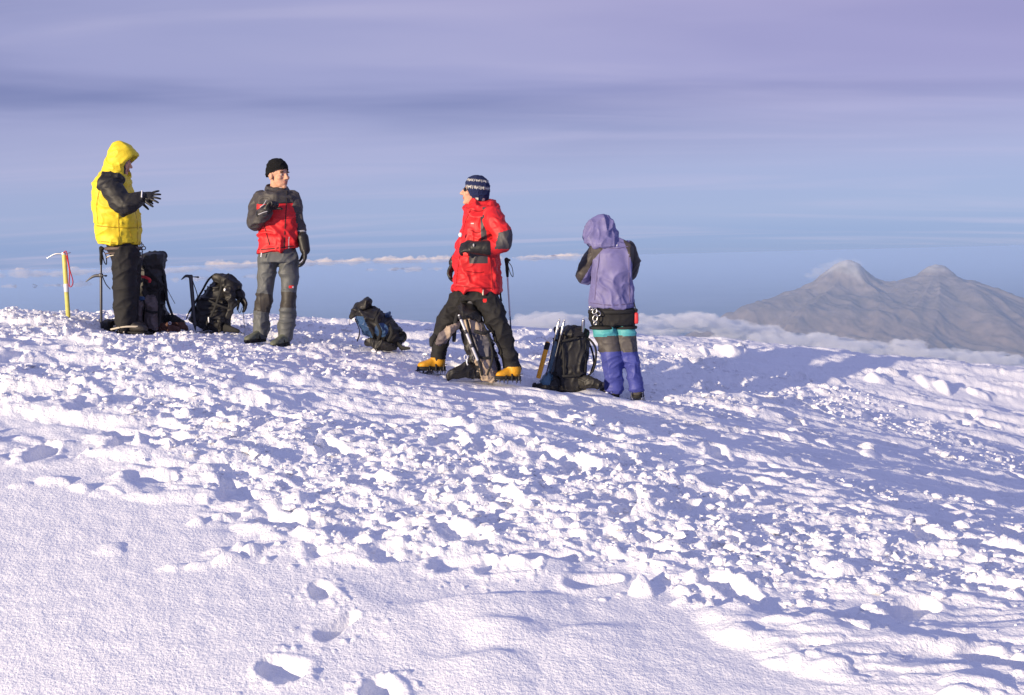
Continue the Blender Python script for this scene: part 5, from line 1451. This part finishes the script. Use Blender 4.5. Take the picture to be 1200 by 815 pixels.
for q in ([A(684, 395, -.06), A(692, 399, -.08), A(698, 409, -.09), A(698, 424, -.1), A(694.5, 436, -.1)], [A(684, 396, .08), A(690, 402, .07), A(694, 412, .07), A(696, 425, .06), A(692, 438, .05)]):
    mb = MB(); ribbon(mb, q, .024, .4, (0, 1, 0)); ss = mb.build('shoulder_strap', M['web'], pk, voxel=.006, smooth=2)
mb = MB(); ribbon(mb, [A(686, 398, -.1), A(686.5, 415, -.11), A(685.5, 437, -.11)], .005, .6, (1, 0, 0)); ribbon(mb, [A(694, 436, -.1), A(690, 440, -.11), A(684, 442, -.12)], .008, .4, (0, 0, 1)); ribbon(mb, [A(656, 394, -.16), A(660, 412, -.18), A(661, 440, -.18)], .01, .4, (1, 0, 0)); ribbon(mb, [A(645, 437, -.15), A(660, 441, -.19), A(680, 440, -.17)], .012, .35, (0, 0, 1))
ribbon(mb, [A(646, 397, -.14), A(658, 400, -.18), A(676, 396, -.17)], .010, .35, (0, 0, 1)); mb.build('compression_strap', M['web'], pk)
mb = MB()
mb.tube([A(652, 451, -.14), A(640, 453, -.18), A(630, 453.5, -.18), A(625, 451, -.16)], [.05, .045, .035, .018], 14, .55, V3(0, 0, 1), True, 4); mb.build('base_pad', M['packblack'], pk, voxel=.007, smooth=2, folds=(.005, 9, 9)); mb = MB(); mb.tube([A(676, 448, -.1), A(688, 448, -.15), A(698, 450, -.17), A(707, 452, -.16)], [.055, .065, .05, .025], 16, .55, V3(0, 0, 1), True, 4); mb.build('hip_belt', [M['packblack'], M['packgrey']], pk, voxel=.007, smooth=2, folds=(.006, 9, 9), mat_fn=lambda fc, fn: (proj(fc)[0] > 706.5).astype(int))
Y = 9.85
ice_axe('ice_axe', A, (642.5, 400), (629, 450), (648, 398.5), (638, 397), 'orange shafted ice axe with a white head leaning on the tool laden black backpack', M['orange'], M['white'], .021, None, None, (0.05, .18, M['sole']))
def ski_tool(top, bot, label, m_, r=.0085):
    o = thing('trekking_pole', tuple(A(*bot)), label, 'trekking pole')
    t, b = A(*top), A(*bot); ax = b - t
    MB().tube([t + ax * .2, b], r * .75, 10).build('shaft', M['dsteel'] if m_ == 'alu' else M['alu'], o)
    mb = MB(); mb.tube([t, t + ax * .12, t + ax * .24], [r * 1.4, r * 1.6, r * 1.1], 12); mb.build('basket_sleeve', M['steel'], o)
    MB().tube([t - ax * .05, t + ax * .02], [.004, r], 10).build('tip', M['steel'], o)
ski_tool((655, 377), (640, 440), 'collapsed silver pole strapped to the outer left edge of the tool laden backpack', 'alu')
ski_tool((661, 377.5), (646, 438), 'collapsed pole with a silver tip strapped upside down next to the outer silver pole', 'alu')
ski_tool((683.5, 376, .05), (681, 430, .15), 'silver pole tip rising from the right corner of the tool laden backpack', 'alu', .0105)
